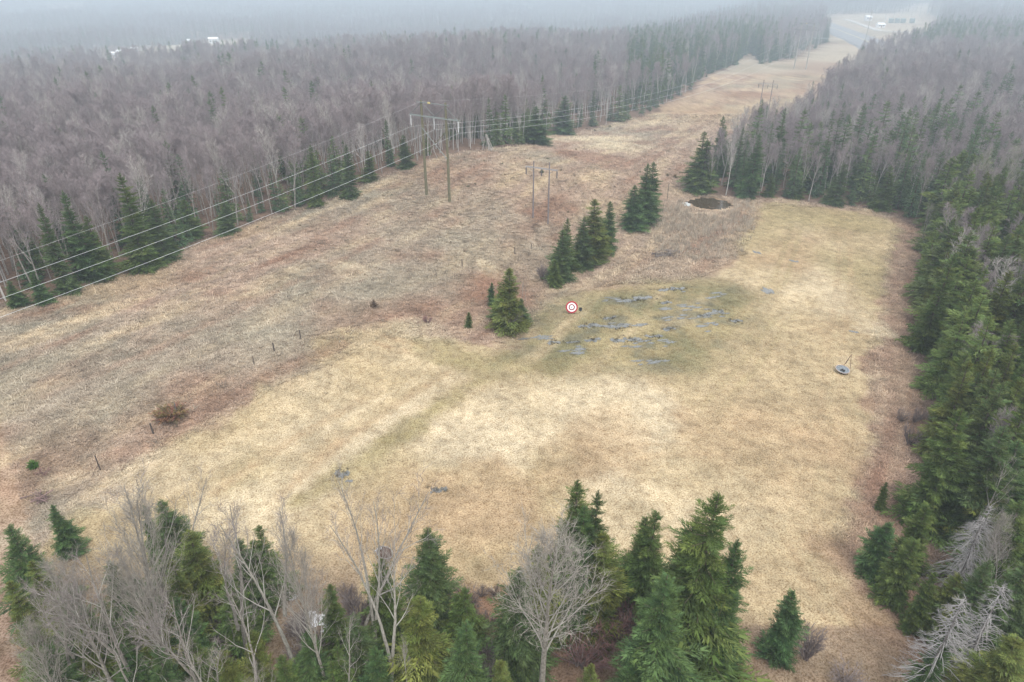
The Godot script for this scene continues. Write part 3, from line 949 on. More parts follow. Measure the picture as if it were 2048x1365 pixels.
func named_trees() -> void:
	rng.seed = 9
	for t in CONIFERS:
		var at := foot(t[1], t[2], t[3])
		var h := maxf(rise(at, t[2]), .4)
		var wide: float = t[4] / FOCAL * depth_of(at + Vector3(0, h * .3, 0))
		tree("conifer", t[0], at, h, clampf((1.0 if t[1] == 1588 else 1.2 if t[0] == "young" else 1.5 if t[1] > 960 and t[1] < 1340 and t[3] < 700 else 1.3 if t[3] > 1150 else 1.22) * wide / ((.40 if t[0] != "young" else .50) * h), .35, 2.1), t[6], "conifer", "", Vector3(rng.randf_range(-.02, .02), 1, rng.randf_range(-.02, .02)), t[5])
	var where := [[215, 1120, 1290], [262, 1150, 1320], [342, 1120, 1290], [452, 1150, 1300], [350, 1190, 1370], [282, 1210, 1390], [200, 1200, 1370], [612, 1262, 1420], [500, 1262, 1420], [380, 1275, 1440], [310, 1290, 1460], [440, 1300, 1460], [672, 1290, 1440], [240, 1290, 1450], [160, 1240, 1400], [560, 1310, 1460], [120, 1180, 1330], [60, 1120, 1270], [40, 1240, 1420], [90, 1290, 1460], [16, 1160, 1340]]
	for i in where.size():
		var p: Array = where[i]
		var at := foot(p[0], p[1], p[2])
		var h := rise(at, p[1])
		tree("conifer", ["spruce", "fir", "cedar"][i % 3], at, h, rng.randf_range(1.0, 1.35), ["dark spruce", "dark fir", "olive cedar"][i % 3] + " screened by bare trunks, " + ["beside the lower left spruce", "left of the snow", "under the yellow cedar", "right of the snow", "below the snow", "at the lower left corner", "at the bottom edge, left"][i / 3], "conifer", "understory conifers behind the bare trees at lower left")
	for t in BARE:
		var at := foot(t[1], t[2], t[3])
		var h := maxf(rise(at, t[2]), 2.0)
		tree("bare_tree", t[0], at, h, t[4] * rng.randf_range(.75, .95), t[6], "tree", "", Vector3(rng.randf_range(-.06, .06), 1, rng.randf_range(-.06, .06)), t[5])

# ------------------------------------------------------------------ shrubs, dead wood
func shrub_geo(stems: int, open: float, twigs: Geo, col: Color) -> Geo:    # a bush one metre tall
	var g := Geo.new()
	for i in stems:
		var a := rng.randf() * TAU
		var d := Vector3(cos(a) * open * rng.randf(), 1, sin(a) * open * rng.randf()).normalized() * rng.randf_range(.6, 1.0)
		var o := Vector3(cos(a), 0, sin(a)) * .12 * rng.randf()
		var bend := o + d * .5 + rdir() * .06
		g.tube(PackedVector3Array([o, bend, o + d]), PackedFloat32Array([.018, .012, .003]), 3, col * rng.randf_range(.8, 1.2))
		for k in 5:
			var q := bend.lerp(o + d, rng.randf_range(-.4, .8))
			var y := (d.normalized() + rdir() * .6).normalized()
			var x := y.cross(rdir()).normalized()
			g.add(twigs, Transform3D(Basis(x, y, x.cross(y)).scaled(Vector3.ONE * rng.randf_range(.25, .5)), q))
	return g

func shrub(called: String, g: Geo, m: Material, at: Vector3, h: float, w: float, label: String, category := "shrub", group := "") -> void:
	var t := thing(called, label, category, at + Vector3(0, -.03, 0), rng.randf() * TAU, group)
	t.scale = Vector3(w, h, w)
	part("branches", g.mesh(), m, t)

func dead_conifer(called: String, at: Vector3, h: float, w: float, droop: float, label: String) -> void:
	var col := Color(.27, .26, .255)
	var t := thing(called, label, "dead tree", at, rng.randf() * 6.0)
	var trunk := Geo.new()
	var limbs := Geo.new()
	trunk.tube(PackedVector3Array([Vector3.ZERO, Vector3(.05, h * .4, .02), Vector3(-.03, h * .75, 0), Vector3(.02, h, .03)]), PackedFloat32Array([.16, .11, .06, .01]), 7, col * .9, .12)
	var spray := twig_spray(7, .012, col * .95)
	for i in 210:
		var k := rng.randf()
		var y := h * lerpf(.12, .98, k)
		var a := rng.randf() * TAU
		var r := w * (pow(1.0 - k, .7) * rng.randf_range(.6, 1.1) + .12)
		var o := Vector3(0, y, 0)
		var dirv := Vector3(cos(a), 0, sin(a))
		var e1 := o + dirv * r * .5 + Vector3(0, r * .10 * (1.0 - droop), 0)
		var e2 := o + dirv * r * .85 + Vector3(0, -r * .30 * droop, 0)
		var e3 := o + dirv * r + Vector3(0, -r * .62 * droop + r * .1, 0)
		limbs.tube(PackedVector3Array([o, e1, e2, e3]), PackedFloat32Array([.028, .018, .012, .004]), 3, col * rng.randf_range(.8, 1.15))
		for s in 3:
			var q := e1.lerp(e3, rng.randf())
			var y2 := (dirv * .8 + Vector3(0, -droop * .8 + .1, 0) + rdir() * .6).normalized()
			var x2 := y2.cross(rdir()).normalized()
			limbs.add(spray, Transform3D(Basis(x2, y2, x2.cross(y2)).scaled(Vector3.ONE * rng.randf_range(.3, .75) * w * .4), q))
	part("trunk", trunk.mesh(), bark, t)
	part("branches", limbs.mesh(), vcol, t)

func shrubs() -> void:
	rng.seed = 15
	var red_twigs := twig_spray(6, .016, Color(.20, .115, .105))
	var grey_twigs := twig_spray(6, .014, Color(.20, .17, .165))
	# the spreading juniper round a stick
	var j := Geo.new()
	var tuft := bough(7, 3, .45, -.25)
	var tones := [Color(.215, .118, .07), Color(.165, .12, .05), Color(.205, .105, .08), Color(.135, .105, .055)]
	for i in 90:
		var a := TAU * i / 90.0 + rng.randf() * .1
		var b := Basis(Vector3.UP, a) * Basis(Vector3(0, 0, 1), rng.randf_range(.08, .62))
		var r := rng.randf_range(1.1, 2.05)
		j.add(tuft, Transform3D(b.scaled_local(Vector3(r, r * .8, r * .6)), Vector3(0, .05, 0)), tuft.tinted(tones[rng.randi() % 4]))
		j.rod(Vector3(0, .05, 0), b.x * r * .85, .02, .006, 3, Color(.24, .19, .18))
	var at := gp(342, 836)
	var t := thing("juniper", "round spreading rusty-green juniper with a bowl-shaped middle beside the fence line", "juniper", at)
	part("foliage", j.mesh(), needles, t)
	var pg := Geo.new()
	pg.rod(Vector3.ZERO, Vector3(0, 1.5, 0), .06, .05, 6, Color(.22, .20, .21))
	var st := part("stake", pg.mesh(), bark, self)
	st.position = gp(354, 829)
	tag(st, "grey stake standing inside the round juniper", "stake")
	# small dark junipers dotted over the hill
	var jg := []
	for k in 3:
		var g := Geo.new()
		for i in 34:
			var b := Basis(Vector3.UP, rng.randf() * TAU) * Basis(Vector3(0, 0, 1), rng.randf_range(.1, 1.2))
			var r := rng.randf_range(.5, 1.0)
			g.add(tuft, Transform3D(b.scaled_local(Vector3(r, r * .7, r * .7)), Vector3.ZERO), tuft.tinted([Color(.15, .13, .075), Color(.12, .135, .07), Color(.21, .15, .09)][k]))
		jg.append(g)
	var spots := [[950, 369, 10, "left of the small H-frame, under the crossarm's level"], [1084, 346, 16, "below the small H-frame's crossarm"], [1010, 350, 7, "up the crest left of the small H-frame"], [940, 372, 6, "close to the mid-hill juniper"], [783, 391, 7, "left of the tall H-frame's feet"], [768, 437, 6, "on the bare slope below the tall H-frame"],
		[1122, 341, 7, "right of the small H-frame's top"], [1005, 328, 8, "on the crest in line with the stick tripod"], [968, 322, 7, "just below the stick tripod"], [887, 338, 6, "behind the tall H-frame's right pole"], [936, 374, 9, "in the middle of the hill top"], [1063, 352, 7, "by the small H-frame's left pole"], [1136, 425, 8, "on the slope above the spruce row"],
		[515, 455, 8, "near the left wood edge, in the open"], [1060, 318, 8, "on the crest before the far straw"], [1040, 316, 6, "on the crest above the small H-frame"], [1095, 318, 8, "at the crest's right shoulder"], [1152, 300, 8, "on the straw beyond the crest"], [1190, 262, 10, "at the far wood edge of the cut"], [1220, 255, 10, "further along the far wood edge of the cut"],
		[1350, 355, 16, "in the brush left of the pond"], [1335, 352, 12, "beside the brush left of the pond"], [1280, 345, 8, "behind the three spruces"], [1230, 375, 8, "left of the three spruces"], [735, 449, 6, "on the pale slope mid-left"], [630, 500, 6, "on the tan slope under the wires"], [600, 452, 5, "near the leafless maples' feet"], [130, 637, 6, "as a yellow-green cushion at far left"], [465, 580, 5, "as a small cushion in the left heath"], [690, 472, 5, "by the tan bare patch on the slope"]]
	for i in spots.size():
		var s: Array = spots[i]
		var p := gp(s[0], s[1])
		var r: float = s[2] / FOCAL * depth_of(p) * .5
		shrub("low_juniper", jg[i % 3], needles, p, r * 1.1, r, "low dark juniper " + s[3], "juniper", "low junipers dotted over the hill")
	# the bright bush and the heap of dead wood at the left
	var green := Geo.new()
	for i in 40:
		var b := Basis(Vector3.UP, rng.randf() * TAU) * Basis(Vector3(0, 0, 1), rng.randf_range(.2, 1.3))
		green.add(tuft, Transform3D(b.scaled(Vector3.ONE * rng.randf_range(.6, 1.0)), Vector3.ZERO), tuft.tinted(Color(.07, .15, .03)))
	shrub("green_bush", green, needles, gp(68, 936), .9, .75, "bright green leafy bush beside dead twigs at far left")
	shrub("twig_heap", shrub_geo(26, 2.4, red_twigs, Color(.20, .14, .13)), vcol, gp(84, 948), .6, 1.0, "low purplish heap of dead twigs under the bright green bush", "brush")
	# the brown dead little conifer on the heath
	var brown := Geo.new()
	var bb := bough(6, 3, .4, .2)
	for i in 60:
		var k := i / 60.0
		var b := Basis(Vector3.UP, i * 2.4) * Basis(Vector3(0, 0, 1), lerpf(-.1, .7, k))
		brown.add(bb, Transform3D(b.scaled(Vector3.ONE * (1.0 - k) * .95), Vector3(0, k * 1.5, 0)), bb.tinted(Color(.11, .075, .05)))
	brown.rod(Vector3.ZERO, Vector3(0, 1.9, 0), .05, .01, 5, Color(.14, .10, .08))
	shrub("brown_conifer", brown, needles, gp(748, 614), .85, .85, "small dead brown conifer alone on the heath", "dead tree")
	for s in [["grey_bush", 1612, 1316, 2.9, 1.5, grey_twigs, .55, "round grey leafless bush beside the dark lone fir"], ["red_thicket", 1205, 1290, 2.6, 2.4, red_twigs, .9, "reddish leafless thicket right of the elm trunk"], ["red_thicket", 1160, 1330, 2.2, 2.2, red_twigs, .9, "reddish thicket at the bottom below the elm's lowest limb"],
		["red_thicket", 1250, 1260, 2.2, 2.0, red_twigs, .9, "dull red thicket reaching to the double-topped fir"], ["grey_bush", 1310, 1185, 2.2, 2.2, grey_twigs, .9, "dark twiggy bush at the foot of the lone pointed spruce"], ["grey_bush", 1255, 1190, 2.0, 2.0, grey_twigs, .9, "dark twiggy bush right of the yellowish cedar"], ["grey_bush", 1020, 660, 2.6, 1.5, grey_twigs, .7, "grey twiggy bush at the foot of the olive cedar"],
		["grey_bush", 855, 645, .9, .9, red_twigs, .8, "small purplish bush on the heath left of the bright little fir"], ["grey_bush", 1690, 1365, 1.2, 1.4, grey_twigs, .8, "low pale bush at the bottom edge right of the grey bush"], ["grey_bush", 1085, 560, 2.5, 1.2, grey_twigs, .6, "thin leafless bush left of the smallest row spruce"], ["grey_bush", 1960, 1180, 2.0, 2.4, red_twigs, .8, "pinkish brush around the dead conifer"]]:
		var p := gp(s[1], s[2])
		shrub(s[0], shrub_geo(34, s[6] * 1.2, s[5], Color(.20, .165, .155)), vcol, p, s[3], s[4] * 1.6, s[7])
	var under := shrub_geo(30, 1.1, grey_twigs, Color(.15, .125, .115)).mesh()
	var spots2 := []
	for i in 150:
		var f := rng.randf_range(23, 37)
		var p := land(rng.randf_range(-f * .78, -1.0), -f)
		if rng.randf() < smoothstep(33, 41, f) * .8: continue
		var sc := rng.randf_range(.8, 2.3)
		spots2.append(Transform3D(Basis(Vector3.UP, rng.randf() * TAU).scaled(Vector3(sc * 1.1, sc, sc * 1.1)), p))
	for i in 40:
		var f := rng.randf_range(26, 60)
		var p := land(rng.randf_range(40, 52), -f)
		spots2.append(Transform3D(Basis(Vector3.UP, rng.randf() * TAU).scaled(Vector3.ONE * rng.randf_range(.8, 2.2)), p))
	scatter("undergrowth", under, vcol, spots2, [], "dark leafless undergrowth on the forest floor", "undergrowth")
	var tops := [[1970, 1035, 1205], [1930, 1195, 1400], [2010, 1170, 1360], [1985, 1010, 1190]]
	var says := ["silver-grey dead conifer with drooping bare branches beside the little fir group", "dense grey dead conifer, lower of the two by the bottom right corner", "grey dead conifer close behind the lower one at the right edge", "thin dead top rising behind the silver-grey dead conifer"]
	for i in 4:
		var ft := foot(tops[i][0], tops[i][1], tops[i][2])
		dead_conifer("dead_conifer", ft, rise(ft, tops[i][1]), [2.5, 2.1, 1.9, 1.0][i], [1.0, .3, .4, -.3][i], says[i])

func fallen_log(px: float, py: float, length: float, turn: float, r: float, label: String, lift := 0.0) -> void:
	var g := Geo.new()
	g.tube(PackedVector3Array([Vector3(-length / 2, r, 0), Vector3(-.1, r * 1.2, .05), Vector3(length / 2, r + lift, 0)]), PackedFloat32Array([r, r * .85, r * .5]), 7, Color(.20, .165, .14), .15)
	for k in 4:
		g.rod(Vector3(length * (.1 + k * .1), r, 0), Vector3(length * (.15 + k * .1), r + .25, rng.randf_range(-.5, .5)), r * .3, .01, 4, Color(.2, .165, .14))
	var o := part("fallen_log", g.mesh(), bark, self)
	o.position = gp(px, py)
	o.rotation.y = turn
	tag(o, label, "log")

func heap(px: float, py: float, w: float, h: float, n: int, col: Color, label: String) -> void:
	var t := thing("brush_pile", label, "brush pile", gp(px, py))
	for i in n:
		var g := Geo.new()
		var a := rng.randf_range(-.6, .6) + (PI / 2 if rng.randf() < .25 else 0.0)
		var c := Vector3(rng.randf_range(-.5, .5) * w, rng.randf() * rng.randf() * h + .06, rng.randf_range(-.35, .35) * w * .6)
		var d := Vector3(cos(a), rng.randf_range(-.2, .25), sin(a)) * w * rng.randf_range(.2, .42)
		g.rod(c - d, c + d, rng.randf_range(.03, .075), .02, 5, col * rng.randf_range(.6, 1.3))
		part("branch", g.mesh(), vcol, t)

# ------------------------------------------------------------------ water, snow, ice
func patch_mesh(at: Vector3, rx: float, rz: float, turn: float, lift: float, rough: float, seed_: int) -> ArrayMesh:
	var v := PackedVector3Array()
	var nn := PackedVector3Array()
	var rim := []
	var count := 44
	for i in count:
		var a := TAU * i / count
		var k := 1.0 + rough * (n_fine.get_noise_2d(cos(a) * 9.0 + seed_ * 31.0, sin(a) * 9.0) * 1.6 + .7 * n_fine.get_noise_2d(cos(a) * 26.0, sin(a) * 26.0 + seed_ * 17.0))
		var p := Vector3(cos(a) * rx * k, 0, sin(a) * rz * k).rotated(Vector3.UP, turn)
		rim.append(p)
	for i in count:
		for q in [Vector3.ZERO, rim[i], rim[(i + 1) % count]]:
			v.push_back(q + Vector3(0, lift, 0))
			nn.push_back(Vector3.UP)
	var arr := []
	arr.resize(Mesh.ARRAY_MAX)
	arr[Mesh.ARRAY_VERTEX] = v
	arr[Mesh.ARRAY_NORMAL] = nn
	var m := ArrayMesh.new()
	m.add_surface_from_arrays(Mesh.PRIMITIVE_TRIANGLES, arr)
	return m

const PUDDLES := [[1275, 599, 62, 9], [1343, 579, 56, 7], [1176, 652, 42, 9], [1238, 654, 42, 9], [1251, 680, 60, 11], [1308, 673, 32, 6], [1186, 681, 32, 7], [1146, 685, 24, 4], [1107, 685, 24, 8], [1339, 658, 24, 8], [1408, 632, 30, 7], [1437, 624, 26, 9], [1220, 636, 26, 5],
	[1333, 606, 22, 6], [1421, 597, 20, 4], [1534, 581, 20, 15], [1474, 643, 24, 7], [1513, 505, 11, 7], [1590, 523, 13, 6], [1708, 664, 15, 7], [876, 981, 34, 12], [684, 948, 26, 16], [697, 962, 14, 8], [1362, 489, 40, 8], [1352, 450, 26, 8], [1300, 537, 22, 5], [1365, 505, 16, 9]]

func waters() -> void:
	rng.seed = 21
	var water := mat(Color(.13, .135, .13), .25)
	water.metallic_specular = .5
	var pond_water := mat(Color(.050, .038, .022), .10)
	pond_water.metallic_specular = .35
	for i in PUDDLES.size():
		var p: Array = PUDDLES[i]
		var at := gp(p[0], p[1])
		var rx: float = p[2] / FOCAL * depth_of(at) * .5
		var rz := absf(gp(p[0], p[1] - p[3] * .5).z - gp(p[0], p[1] + p[3] * .5).z) * .5
		var turn := rng.randf_range(.05, .3)
		var big := ArrayMesh.new()
		var st := SurfaceTool.new()
		var lobes := 3 + int(p[2] / 9)
		for k in lobes:
			var t := (k + .5) / lobes * 2.0 - 1.0
			var r := rng.randf_range(.5, 1.0)
			var at2 := Vector3(t * rx, .0012 * k, rng.randf_range(-.5, .5) * rz).rotated(Vector3.UP, turn)
			st.append_from(patch_mesh(at, rx / lobes * 1.9 * r, rz * r * .85, turn + rng.randf_range(-.2, .2), .03, .45, i * 7 + k), 0, Transform3D(Basis.IDENTITY, at2))
		big = st.commit()
		var o := struct("puddle", big, water, "shallow grey puddle on the sodden grass")
		o.position = at
	for i in 16:
		var c := Vector2(rng.randf_range(1090, 1500), rng.randf_range(585, 720))
		var at := gp(c.x, c.y)
		if look(m_wet, at.x, -at.z) < .6: continue
		var st := SurfaceTool.new()
		for k in 6:
			st.append_from(patch_mesh(at, rng.randf_range(.3, .9), rng.randf_range(.12, .3), .2, .028, .6, 300 + i * 9 + k), 0, Transform3D(Basis.IDENTITY, Vector3(rng.randfn(0, 1.2), .0012 * k, rng.randfn(0, .6))))
		var o := struct("puddle", st.commit(), water, "shallow grey puddle on the sodden grass")
		o.position = at
	var pond := gp(1420, 408)
	var o := struct("pond", patch_mesh(pond, 4.2, 4.0, -.15, .05, .16, 91), pond_water, "small dark brown pond among cattails")
	o.position = pond
	var ice := struct("ice", patch_mesh(pond, .8, 1.2, .2, .09, .5, 92), mat(Color(.55, .62, .64), .4), "pale leftover ice at the pond's left end")
	ice.position = gp(1372, 409)
	var snow := mat(Color(.62, .63, .65), .7)
	for s in [[466, 1184, .9, .4], [484, 1190, .6, .3], [505, 1196, .7, .3], [458, 1216, .6, .35], [474, 1224, .5, .3], [552, 1186, .8, .3], [536, 1218, .6, .3], [580, 1196, .5, .25], [624, 1236, .7, .4], [636, 1246, .5, .3], [655, 1258, .5, .3], [712, 1258, .4, .4], [1298, 1160, .6, .35], [1330, 1156, .6, .3], [700, 1272, .5, .35], [520, 1240, .4, .2]]:
		var st := SurfaceTool.new()
		for k in 7:
			var r := rng.randf_range(.25, .6)
			st.append_from(patch_mesh(Vector3.ZERO, s[2] * r * 1.3, s[3] * r * 1.5, rng.randf() * .6, .05, .4, int(s[0]) + k), 0, Transform3D(Basis.IDENTITY, Vector3(rng.randf_range(-1, 1) * s[2] * .9, .002 * k, rng.randf_range(-1, 1) * s[3] * .8)))
		var so := struct("snow", st.commit(), snow, "leftover snow on the shaded forest floor")
		so.position = gp(s[0], s[1])

# ------------------------------------------------------------------ grass and reeds
func grass() -> void:
	rng.seed = 33
	var tufts := []
	var pond_at := gp(1420, 408)
	for k in 2:
		var g := Geo.new()
		for i in 11:
			var a := rng.randf() * TAU
			var o := Vector3(cos(a), 0, sin(a)) * rng.randf() * .45
			var d := Vector3(cos(a + rng.randf_range(-1, 1)) * rng.randf_range(.3, 1.3), rng.randf_range(.3, 1.0), sin(a + rng.randf_range(-1, 1)) * rng.randf_range(.3, 1.3))
			var w := d.cross(Vector3.UP).normalized() * .085
			var c := Color.WHITE * rng.randf_range(.75, 1.3)
			g.tri(o - w, o + w, o + d, c)
		tufts.append(g.mesh())
	var short := [[], []]
	var short_c := [[], []]
	var tall := [[], []]
	var tall_c := [[], []]
	var f := 30.0
	while f < 235.0:
		var gap := .27 * (1.0 + maxf(0.0, f - 45.0) / 85.0)
		var x := -f * .80 - 6
		while x < f * .80 + 6:
			var px := x + rng.randf_range(-.5, .5) * gap
			var pf := f + rng.randf_range(-.5, .5) * gap
			x += gap
			if look(m_open, px, pf) < .35: continue
			if pow((px - pond_at.x) / 4.6, 2) + pow((pf + pond_at.z) / 4.7, 2) < 1.0: continue
			var inside := look(m_field, px, pf) > .5
			var s := rng.randf_range(.10, .20) if inside else rng.randf_range(.16, .38)
			s *= 1.0 + maxf(0.0, f - 45.0) / 160.0
			if not inside and look(m_swamp, px, pf) > .5: s *= 1.25
			var k := rng.randi() % 2
			var b := Basis(Vector3.UP, rng.randf() * TAU).scaled(Vector3(s * 1.25, s * (.55 if inside else .8), s * 1.25))
			var c := ground_color(px, pf) * rng.randf_range(.70, 1.30)
			c.a = 1.0
			(short if inside else tall)[k].append(Transform3D(b, land(px, -pf) - Vector3(0, .01, 0)))
			(short_c if inside else tall_c)[k].append(c)
		f += gap
	for k in 2:
		scatter("field_grass", tufts[k], vcol, short[k], short_c[k], "short matted straw-coloured grass of the field", "grass")
		scatter("heath_grass", tufts[k], vcol, tall[k], tall_c[k], "longer tan and brown dry grass of the hill and banks", "grass")
	print("tufts ", short[0].size() * 2 + tall[0].size() * 2)
	var lumps := []
	var lumps_c := []
	for i in 5200:
		var pf := rng.randf_range(48, 215)
		var px := rng.randf_range(-.78, .45) * pf
		if look(m_open, px, pf) < .6 or look(m_field, px, pf) > .25: continue
		var q := n_streak.get_noise_2d((px * .54 + pf * .84) * .3, px * .84 - pf * .54) + .6 * n_fine.get_noise_2d(px * .5, pf * .5)
		if q > .12: continue
		var s := rng.randf_range(.22, .5)
		lumps.append(Transform3D(Basis(Vector3.UP, rng.randf() * TAU).scaled(Vector3(s * 1.5, s * .9, s * 1.5)), land(px, -pf)))
		lumps_c.append(mixc(TONES.rust, TONES.grey, rng.randf()) * rng.randf_range(.45, .95))
	scatter("heath_clumps", tufts[1], vcol, lumps, lumps_c, "low brown and grey heath clumps roughening the hill", "heath")
	# dark sodden clumps in and round the puddles
	var dark := []
	var dark_c := []
	for p in PUDDLES:
		if p[2] < 22: continue
		for i in int(p[2] * .55):
			var at := gp(p[0] + rng.randfn(0, .30) * p[2], p[1] + rng.randfn(0, .33) * p[3])
			var s := rng.randf_range(.14, .30)
			dark.append(Transform3D(Basis(Vector3.UP, rng.randf() * TAU).scaled(Vector3(s, s, s)), at))
			dark_c.append(Color(.05, .045, .03) * rng.randf_range(.6, 1.8))
	scatter("sodden_clumps", tufts[0], vcol, dark, dark_c, "dark sodden grass clumps standing in the puddles", "grass")
	# cattails south and west of the pond
	var reed := Geo.new()
	for i in 9:
		var o := Vector3(rng.randf_range(-.3, .3), 0, rng.randf_range(-.3, .3))
		var d := Vector3(rng.randf_range(-.4, .4), 1, rng.randf_range(-.4, .4)) * rng.randf_range(.7, 1.0)
		var w := d.cross(rdir()).normalized() * .035
		reed.tri(o - w, o + w, o + d, Color.WHITE * rng.randf_range(.7, 1.3))
	var reeds := []
	var reeds_c := []
	for i in 2000:
		var p := Vector2(rng.randf_range(1310, 1510), rng.randf_range(402, 520))
		if pow((p.x - 1420) / 50, 2) + pow((p.y - 413) / 19, 2) < 1.0: continue
		var at := gp(p.x, p.y)
		if rng.randf() > look(m_swamp, at.x, -at.z) * 1.1 - (.55 if p.y > 465 else 0.0) + .6 * n_fine.get_noise_2d(at.x * .6, at.z * .6): continue
		var s := rng.randf_range(.6, 1.25)
		reeds.append(Transform3D(Basis(Vector3.UP, rng.randf() * TAU).scaled(Vector3.ONE * s), at))
		reeds_c.append(Color(.45, .39, .31) * rng.randf_range(.6, 1.25))
	scatter("cattails", reed.mesh(), vcol, reeds, reeds_c, "dry pale cattails on the swampy ground around the pond", "cattails")

# ------------------------------------------------------------------ the power lines
func dirs_of_line() -> Array:
	var a := gp(876, 396)
	var b := gp(1600, 138)
	var d := Vector3(b.x - a.x, 0, b.z - a.z).normalized()
	return [a, b, d, Vector3(-d.z, 0, d.x)]   # the second is across the line, to its right

func insulator(l: float, col: Color) -> Geo:
	var g := Geo.new()
	g.rod(Vector3.ZERO, Vector3(0, -l, 0), .03, .03, 5, col)
	for i in 9:
		var y := -l * (i + .7) / 10.0
		g.tube(PackedVector3Array([Vector3(0, y + .06, 0), Vector3(0, y + .03, 0), Vector3(0, y - .05, 0)]), PackedFloat32Array([.04, .14, .10]), 8, col)
	return g

# poles, arms, braces and insulators of one H-frame; returns where the wires hang (3 conductors, then the shield wire)
func h_frame(label: String, centre: Vector3, across: Vector3, half: float, arm: float, top: float, arm_y: float, wood: Color, steel: Color, ins_l: float, big: bool) -> Array:
	var t := thing("utility_pole_frame", label, "power pole", centre)
	var hung := []
	var ends := []
	for s in [-1, 1]:
		var foot_: Vector3 = across * half * s
		var ground := land(centre.x + foot_.x, centre.z + foot_.z) - centre
		var g := Geo.new()
		g.rod(ground - Vector3(0, .4, 0), Vector3(foot_.x, top + (0.0 if s < 0 else .1), foot_.z), (.27 if big else .15), (.19 if big else .10), 9, wood)
		part("pole", g.mesh(), bark, t)
		ends.append(foot_)
	var face := across.cross(Vector3.UP) * -1.0
	var b := Basis(across, Vector3.UP, across.cross(Vector3.UP))
	var g2 := Geo.new()
	g2.box(Vector3(0, arm_y, 0) + b.z * .24, Vector3(arm * 2, .17 if big else .13, .07), steel, b)
	g2.box(Vector3(0, arm_y, 0) - b.z * .26, Vector3(arm * 2, .17 if big else .13, .07), steel, b)
	part("crossarm", g2.mesh(), vcol, t)
	if big:
		var g3 := Geo.new()
		g3.box(Vector3(0, top - .25, 0) + b.z * .2, Vector3(half * 2 + 1.9, .14, .12), steel * .8, b)
		part("top_bar", g3.mesh(), vcol, t)
		var g8 := Geo.new()
		g8.box(Vector3(0, top - .18, 0) + b.z * .33 - across * .7, Vector3(.55, .28, .06), Color(.62, .52, .22), b)
		part("number_plate", g8.mesh(), vcol, t)
		for s in [-1, 1]:
			var gb := Geo.new()
			gb.rod(across * half * s + Vector3(0, top - .5, 0) + b.z * .2, across * arm * s * .97 + Vector3(0, arm_y + .1, 0) + b.z * .2, .05, .05, 5, steel * .75)
			part("upper_brace", gb.mesh(), vcol, t)
			var gi := Geo.new()
			gi.rod(across * half * s + Vector3(0, top - .5, 0) - b.z * .2, across * -.1 * s + Vector3(0, arm_y + .1, 0) - b.z * .2, .05, .05, 5, steel * .75)
			part("upper_brace", gi.mesh(), vcol, t)
			var gx := Geo.new()
			gx.rod(across * -half * s + Vector3(0, arm_y - 2.0, 0) + b.z * .22 * s, across * half * s + Vector3(0, arm_y - 6.9, 0) + b.z * .22 * s, .065, .065, 6, steel * .95 if s > 0 else wood * .8)
			part("cross_brace", gx.mesh(), vcol, t)
	else:
		for s in [-1, 1]:
			var gb := Geo.new()
			gb.rod(across * half * s + Vector3(0, arm_y - .8, 0), across * (half + .9) * s + Vector3(0, arm_y, 0), .04, .04, 5, wood)
			part("brace", gb.mesh(), vcol, t)
	for s in [-1, 0, 1]:
		var p: Vector3 = across * (arm - .12) * s + Vector3(0, arm_y - .12, 0)
		var o := part("insulator", insulator(ins_l, Color(.62, .64, .64) if big else Color(.17, .155, .15)).mesh(), vcol, t)
		o.position = p
		hung.append(centre + p - Vector3(0, ins_l, 0))
	hung.append(centre + across * -half + Vector3(0, top - .15, 0))
	return hung

func span(g: Geo, a: Vector3, b: Vector3, sag: float, r: float, col: Color) -> void:
	var pts := PackedVector3Array()
	var rr := PackedFloat32Array()
	for i in 41:
		var t := i / 40.0
		pts.push_back(a.lerp(b, t) - Vector3(0, 4.0 * sag * t * (1.0 - t), 0))
		rr.push_back(r)
	g.tube(pts, rr, 5, col)

